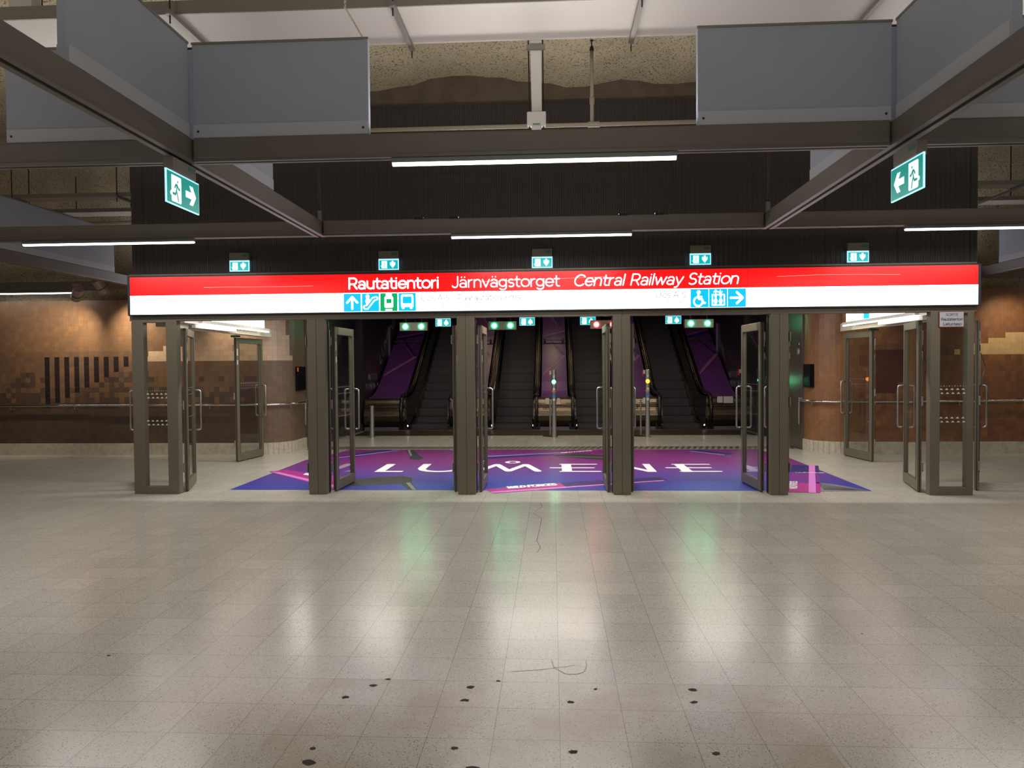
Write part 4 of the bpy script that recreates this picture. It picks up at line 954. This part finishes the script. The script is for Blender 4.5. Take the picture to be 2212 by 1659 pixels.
# LUMENE word, letters as laid on the floor
lm = MB(); lm.flat = True; f9 = lambda u, v: (u, v, gz + .003)
wv = .15
poly(lm, [(-2.85, 12.44), (-2.7, 12.44), (-2.7, 11.5), (-2.85, 11.5)], f9); poly(lm, [(-2.7, 11.62), (-2.4, 11.62), (-2.4, 11.5), (-2.7, 11.5)], f9)
poly(lm, [(-2.22, 12.44), (-2.08, 12.44), (-2.08, 11.85), (-2.22, 11.85)], f9); draw(lm, [A(-1.83, 11.9, .32, .36, 180, 360)], .12, f9); poly(lm, [(-1.58, 12.44), (-1.44, 12.44), (-1.44, 11.85), (-1.58, 11.85)], f9)
draw(lm, [L(-1.19, 11.58, -.95, 12.36, -.71, 11.6, -.46, 12.36, -.24, 11.58)], .12, f9)
draw(lm, [A(-.7, 12.66, .10, .13, 0, 360)], .07, f9)
for ex in (.1, 1.98):
    poly(lm, [(ex + .04, 12.43), (ex + .2, 12.43), (ex + .2, 11.5), (ex + .04, 11.5)], f9)
    for (a, b_, z) in ((.04, .6, 12.38), (-.12, .54, 11.97), (.04, .62, 11.56)): draw(lm, [L(ex + a, z, ex + b_, z)], .09, f9)
poly(lm, [(.98, 12.43), (1.06, 12.43), (1.06, 11.5), (.98, 11.5)], f9); poly(lm, [(.98, 12.43), (1.12, 12.43), (1.62, 11.5), (1.48, 11.5)], f9); poly(lm, [(1.5, 12.43), (1.62, 12.43), (1.62, 11.5), (1.5, 11.5)], f9)
lm.build('brand_lettering', M['whitepaint'], fg)

# drain grate and matting
t = MB().box(-5.05, 4.85, 14.68, 15.16, .0, .004).build('drain_grate', M['grate']); tag(t, 'long metal drain grate across the floor behind the purple floor graphic', 'grate')
t = MB().box(-4.9, 4.85, 17.6, 18.92, .0, .005).build('entrance_matting', M['mat']); tag(t, 'ribbed brown metal matting in front of the escalators', 'matting')

# ================================================================== ESCALATORS
SL = .6
def incl(y, z0=0, y0=20.0, r=.6):
    if y < y0 - r: return z0
    if y > y0 + r: return z0 + SL * (y - y0)
    q = (y - y0 + r) / (2 * r); return z0 + SL * r * q * q
YE = 27.6
ys = [19.2, 19.4] + [19.4 + .2 * k for k in range(1, 9)] + [21.5 + .6 * k for k in range(11)]
ys = [y for y in ys if y <= YE] + [YE]
def escalator(cx, lab):
    t = thing('escalator', lab, 'escalator', (cx, 19.2, 0), group='escalators')
    MB().box(cx - .53, cx + .53, 18.95, 19.5, .004, .02).build('comb_plate', M['steelx'], t)
    for k in range(19):
        y = 19.5 + .38 * k; z = max(.02, incl(y + .2)); zb = max(.018, incl(y + .2) - .26)
        s = MB(); s.prismx([(y, zb), (y + .01, zb + .1), (y + .03, z - .01), (y + .03, z), (y + .46, z), (y + .46, zb)], cx - .5, cx + .5, M['step'])
        s.box(cx - .5, cx + .5, y + .028, y + .05, z - .002, z + .002, M['rod'])
        s.build('step', None, t)
    for sd in (-1, 1):
        bp = MB(); xo = cx + sd * .56
        top = [(19.0, .55), (19.06, .78), (19.2, .86)] + [(y, incl(y, .88)) for y in ys[1:]]
        bot = [(y, incl(y, .12)) for y in reversed(ys)] + [(19.05, .06), (18.97, .3)]
        bp.prismx(top + bot, xo - .015, xo + .015, M['bal']); bp.build('balustrade', None, t)
        sk = MB(); 
        for a, b_ in zip(ys[:-1], ys[1:]): sk.prismx([(a, incl(a, .14)), (b_, incl(b_, .14)), (b_, incl(b_, -.1)), (a, incl(a, -.1))], cx + sd * .51 - .008, cx + sd * .51 + .008, M['black'])
        sk.build('skirt', None, t)
        MB().tube([(cx + sd * .53, 18.98, .2), (cx + sd * .53, 19.1, .14)] + [(cx + sd * .53, y, incl(y, .15)) for y in ys[1:]], .007, M['guide'], n=8).build('skirt_edge', None, t, smooth=True)
        xh = cx + sd * .645
        path = [(xh, 18.98, .1), (xh, 18.86, .16), (xh, 18.76, .36), (xh, 18.75, .6), (xh, 18.82, .8), (xh, 18.95, .91), (xh, 19.15, .95)] + [(xh, y, incl(y, .96)) for y in ys[1:]]
        MB().tube(path, .042, M['rubber'], n=12, ry=.03).build('handrail', None, t, smooth=True)
        MB().tube([(xh - sd * .052, y, incl(y, .93)) for y in ys], .011, M['guide'], n=8).build('handrail_guide', None, t, smooth=True)
        MB().tube([(xh + sd * .05, y, incl(y, .92)) for y in ys], .009, M['guide'], n=8).build('handrail_guide', None, t, smooth=True)
        MB().box(cx + sd * .537, cx + sd * .542, 19.13, 19.17, .1, .14).build('entry_light', M['wl'], t)
    return t
EC = (-3.285, -1.06, 1.16, 3.365)
for c, l in zip(EC, ('dark escalator nearest the black wall with green signal above, brown-wall end', 'dark escalator with full flight visible behind the M of the floor word', 'dark escalator under the red signal box', 'dark escalator behind the orange-lamp bollard, orange-wall end')):
    escalator(c, l)
XD = [(-4.93, -3.86), (-2.71, -1.635), (-.485, .585), (1.735, 2.79), (3.94, 4.88)]
labs = ['steel casing and purple slope beside the black wall, brown-wall end', 'steel casing hidden behind the second slim post', 'steel casing with notices and purple slope, between the two middle escalators', 'steel casing behind the orange-lamp bollard', 'steel casing with a large notice sticker, orange-wall end']
for di, ((x0, x1), lb) in enumerate(zip(XD, labs)):
    t = thing('escalator_casing', lb, 'escalator casing', ((x0 + x1) / 2, 19, 0), group='casings between escalators')
    pr = [(19.05, .1), (18.98, .14), (18.86, .26), (18.83, .4), (18.87, .52), (18.95, .6), (18.99, .61), (18.99, .66), (18.96, .67), (18.99, .72), (19.0, .8), (19.06, .85), (19.9, .86), (19.9, .1)]
    MB().prismx(pr, x0, x1, M['steelx']).build('steel_casing', None, t, bevel=.006)
    MB().box(x0, x1, 18.93, 19.8, 0.005, .1).build('base_strip', mat('casing_base', (98, 94, 98), .5, .3), t)
    for xx in (x0 + .08, x1 - .08):
        if (di == 0 and xx < -4.5) or (di == 4 and xx > 4.5): continue
        MB().box(xx - .08, xx + .08, 18.92, 18.97, .03, .26).build('handrail_inlet', M['black'], t)
    MB().box(x0 + .0, x1, 18.955, 18.975, .615, .65).build('trim_strip', M['guide'], t)
    yp = [19.35, 19.7, 19.9, 20.1, 20.3] + [20.6 + .7 * k for k in range(11)]
    a, b_ = x0 + (.18 if di else .02), x1 - (.18 if di < 4 else .02)
    pb = MB(); pb.ribbonx([(y, incl(y, .87)) for y in yp], .05, a, b_, M['purple'])
    pb.build('purple_slope', None, t)
    # printed strokes on the slope
    pl = MB(); fn = lambda k: (lambda u, v: (u, v, incl(v, .87) + .004 + .001 * k))
    wdx = b_ - a
    for y0_, u0, u1, dy, wd_, m_ in ((20.9, .05, .95, .9, .03, 'purplel'), (21.05, .1, .9, .8, .012, 'purplel'), (21.7, .95, .3, .9, .1, 'navy'), (21.75, .9, .28, .9, .012, 'purplel'), (22.7, .0, 1., .3, .05, 'navy'), (22.85, .02, .98, .3, .014, 'purplel'), (23.3, .85, .1, 1.4, .22, 'navy'), (23.4, .7, .02, 1.4, .025, 'purplel'), (24.3, .1, .95, 1.2, .02, 'purplel'), (24.5, .1, .95, 1.2, .05, 'navy'), (25.6, .9, .1, 1.0, .02, 'purplel')):
        n = 6
        for q in range(n):
            ua, ub = u0 + (u1 - u0) * q / n, u0 + (u1 - u0) * (q + 1) / n; ya, yb = y0_ + dy * q / n, y0_ + dy * (q + 1) / n
            poly(pl, [(a + ua * wdx, ya), (a + ub * wdx, yb), (a + ub * wdx, yb + wd_ * 2.2), (a + ua * wdx, ya + wd_ * 2.2)], fn(1 if m_ == 'navy' else 2), M[m_])
    pl.build('printed_strokes', None, t)
    bar = MB().box(a, b_, 22.5, 22.54, incl(22.5, .95), incl(22.5, .97), M['rod'])
    for xx in (a + .08, b_ - .08): bar.prismx([(22.46, incl(22.46, .87)), (22.58, incl(22.58, .87)), (22.52, incl(22.52, .99))], xx - .03, xx + .03, M['rod'])
    bar.build('slide_guard', None, t)
    st = MB()
    if di in (2, 3): st.box(x0 + .3, x0 + .39, 18.972, 18.978, .68, .84, M['paper']); st.box(x1 - .47, x1 - .4, 18.972, 18.978, .68, .84, M['paper'])
    if di == 4: st.box(x0 + .42, x0 + .66, 18.972, 18.978, .68, .86, M['paper']); st.box(x0 + .26, x0 + .4, 18.972, 18.978, .7, .86, M['paper'])
    if di != 1 and di: 
        st.build('notice_sticker', None, t)
        tb = MB(); text(tb, 'AA-04', front(x0 + (.45 if di == 4 else .22), 18.85, .55), .05, .22, .2); tb.build('number_lettering', M['dark'], t)
# lettering on the shaft walls
for X, sx in ((-4.965, 1), (4.895, -1)):
    o = thing('wall_lettering', 'pale condensed lettering on the black shaft wall ' + ('by the brown-wall end' if sx > 0 else 'by the orange-wall end'), 'lettering', (X, 20, 1))
    tb = MB()
    if sx > 0:
        text(tb, 'LUMENE', lambda u, v: (X, 20.9 + u - .35 * v, 1.75 + .62 * u + v), .3, 2.1, .09)
        text(tb, 'WILD FORCES', lambda u, v: (X, 19.5 + u, 1.33 + v), .16, 1.1, .12); text(tb, 'VOLUME MASCARA', lambda u, v: (X, 19.25 + u, 1.08 + v), .16, 1.6, .12)
    else:
        text(tb, 'LUMENE', lambda u, v: (X, 23.2 - u + .35 * v, 3.1 - .62 * u + v), .3, 2.1, .09)
        text(tb, 'WILD FORCES', lambda u, v: (X, 20.7 - u, 1.33 + v), .16, 1.1, .12); text(tb, 'VOLUME MASCARA', lambda u, v: (X, 20.95 - u, 1.08 + v), .16, 1.6, .12)
    tb.build('lettering', mat('faded_print', (150, 148, 156), .6), o)
    MB().box(X, X + sx * .05, 22.0, 22.06, .9, 2.9).build('light_strip', mat('strip_print', (110, 90, 130), .5), o)
    MB().box(X, X + sx * .22, 21.2, 21.3, .95, 1.4).build('wall_box', mat('wall_box_grey', (92, 88, 100), .6), o)

# signal boxes
for x, cols, lb in ((-3.28, 'gg', 'green signal box above the escalator nearest the black wall, brown-wall end'), (-1.17, 'gg', 'green signal box above the escalator beside the second slim post'), (1.22, 'rr', 'red signal box beside the third slim post'), (3.4, 'gg', 'green signal box towards the orange-wall end')):
    z0, z1, y = 2.53, 2.73, 17.2
    t = thing('signal_box', lb, 'signal light', (x, y, z1), group='signal boxes above the escalators')
    MB().box(x - .33, x + .33, y, y + .12, z0, z1).build('case', mat('signal_case', (120, 122, 112), .5), t, bevel=.008)
    for c, dx in zip(cols, (-.19, .19)):
        MB().tube([(x + dx, y + .002, (z0 + z1) / 2), (x + dx, y - .012, (z0 + z1) / 2)], .058, M['gl' if c == 'g' else 'rl'], n=20).build('lens', None, t)
        MB().tube([(x + dx, y - .012, (z0 + z1) / 2), (x + dx, y - .014, (z0 + z1) / 2)], .042, M['glare'], n=20).build('lens_glare', None, t)  # white disc paints the blown-out centre of the lens
    for dx in (-.19, .19): MB().tube([(x + dx, y + .06, z1), (x + dx, y + .06, 3.06)], .012, M['rod'], n=8).build('hanger', None, t)
# bollards
for x, lens, lb in ((-2.2, 'gl', 'steel signal bollard hidden behind the second slim post'), (.03, 'gl', 'steel signal bollard with green lamp between the two middle escalators'), (2.2, 'orl', 'steel signal bollard with orange-red lamp'), (4.39, 'gl', 'steel signal bollard with green lamp at the orange-wall end')):
    y = 17.15
    t = thing('signal_bollard', lb, 'bollard', (x, y, 0), group='signal bollards before the escalators')
    MB().lathe([(0, 0), (.085, 0), (.085, .012), (.052, .014), (.052, 1.56), (.046, 1.575), (0, 1.575)], (x, y, 0), M['steel'], 24).build('post', None, t, smooth=False)
    MB().tube([(x, y - .045, 1.3), (x, y - .06, 1.3)], .046, M[lens], n=20).build('lamp', None, t)
    if lens == 'gl': MB().tube([(x, y - .06, 1.3), (x, y - .062, 1.3)], .034, M['glare'], n=16).build('lamp_glare', None, t)  # same painted white glare on the bollard lamp
    MB().box(x - .1, x - .055, y - .03, y + .03, 1.47, 1.56).build('reader_arm', M['steel'], t); MB().box(x - .115, x - .1, y - .04, y + .04, 1.42, 1.56).build('red_reader', M['redp'], t)
    for z, m_ in ((1.13, 'paper'), (1.02, 'bluep'), (.97, 'bluep'), (.885, 'paper')): MB().tube([(x, y - .05, z), (x, y - .056, z)], .032, M[m_], n=14).build('sticker', None, t)
    MB().box(x - .02, x + .02, y - .056, y - .05, 1.4, 1.45).build('pictogram_sticker', M['paper'], t)
    MB().lathe([(.054, 0), (.054, .03)], (x, y, 1.065), M['orangep'], 20).build('band', None, t)
t = thing('steel_post', 'short plain steel post at the brown-wall end of the landing', 'post', (-4.3, 17.2, 0)); MB().lathe([(0, 0), (.08, 0), (.08, .01), (.055, .012), (.055, .76), (0, .77)], (-4.3, 17.2, 0), M['steel'], 24).build('post', None, t)
for x, lb in ((-.06, 'thin grey stand with round black base beside the green-lamp bollard'), (2.08, 'thin grey stand with round black base beside the orange-lamp bollard')):
    t = thing('barrier_stand', lb, 'stand', (x, 17.45, 0), group='thin stands with round bases')
    MB().lathe([(0, 0), (.18, 0), (.18, .012), (.03, .03), (0, .03)], (x, 17.45, .004), M['black'], 24).build('base', None, t)
    MB().lathe([(0, .03), (.02, .03), (.02, .86), (0, .87)], (x, 17.45, .0), M['galv'], 12).build('pole', None, t)

# far passage at the picture edge: another lit sign beyond the brown wall
t = thing('far_sign', 'distant red and white lit sign beyond the rounded end of the brown wall', 'sign', (-13, 17, 2.3))
MB().box(-16, -11.85, 17.0, 17.15, 2.3, 2.86).build('sign_box', M['signbox'], t); MB().box(-15.98, -11.87, 16.99, 17.0, 2.58, 2.84).build('red_band', M['red'], t); MB().box(-15.98, -11.87, 16.99, 17.0, 2.32, 2.58).build('white_band', M['whitelit'], t)
t = thing('far_screen', 'dim glazed screen below the distant red and white sign', 'screen', (-13, 17.1, 0))
MB().box(-16, -11.9, 17.1, 17.16, 1.75, 2.3).box(-16, -11.9, 17.1, 17.16, 0, .35).build('rail', M['blackwall'], t); MB().box(-16, -11.9, 17.12, 17.13, .35, 1.75).build('pane', M['glass'], t)

# ================================================================== warm lamps over the escalator landing
for x in (-2.2, .04, 2.25):
    l = bpy.data.lights.new('landing_downlight', 'SPOT'); l.energy = 40; l.color = (1, .62, .32); l.spot_size = math.radians(70); l.spot_blend = .8; l.shadow_soft_size = .05
    o = bpy.data.objects.new('landing_downlight', l); COL.objects.link(o); o.location = (x, 17.9, 3.0)
for x in (-2.2, .04, 2.25):
    l = bpy.data.lights.new('shaft_downlight', 'SPOT'); l.energy = 26; l.color = (1, .72, .48); l.spot_size = math.radians(110); l.spot_blend = .8; l.shadow_soft_size = .06
    o = bpy.data.objects.new('shaft_downlight', l); COL.objects.link(o); o.location = (x, 23.6, 5.4); o.rotation_euler = (math.radians(-15), 0, 0)
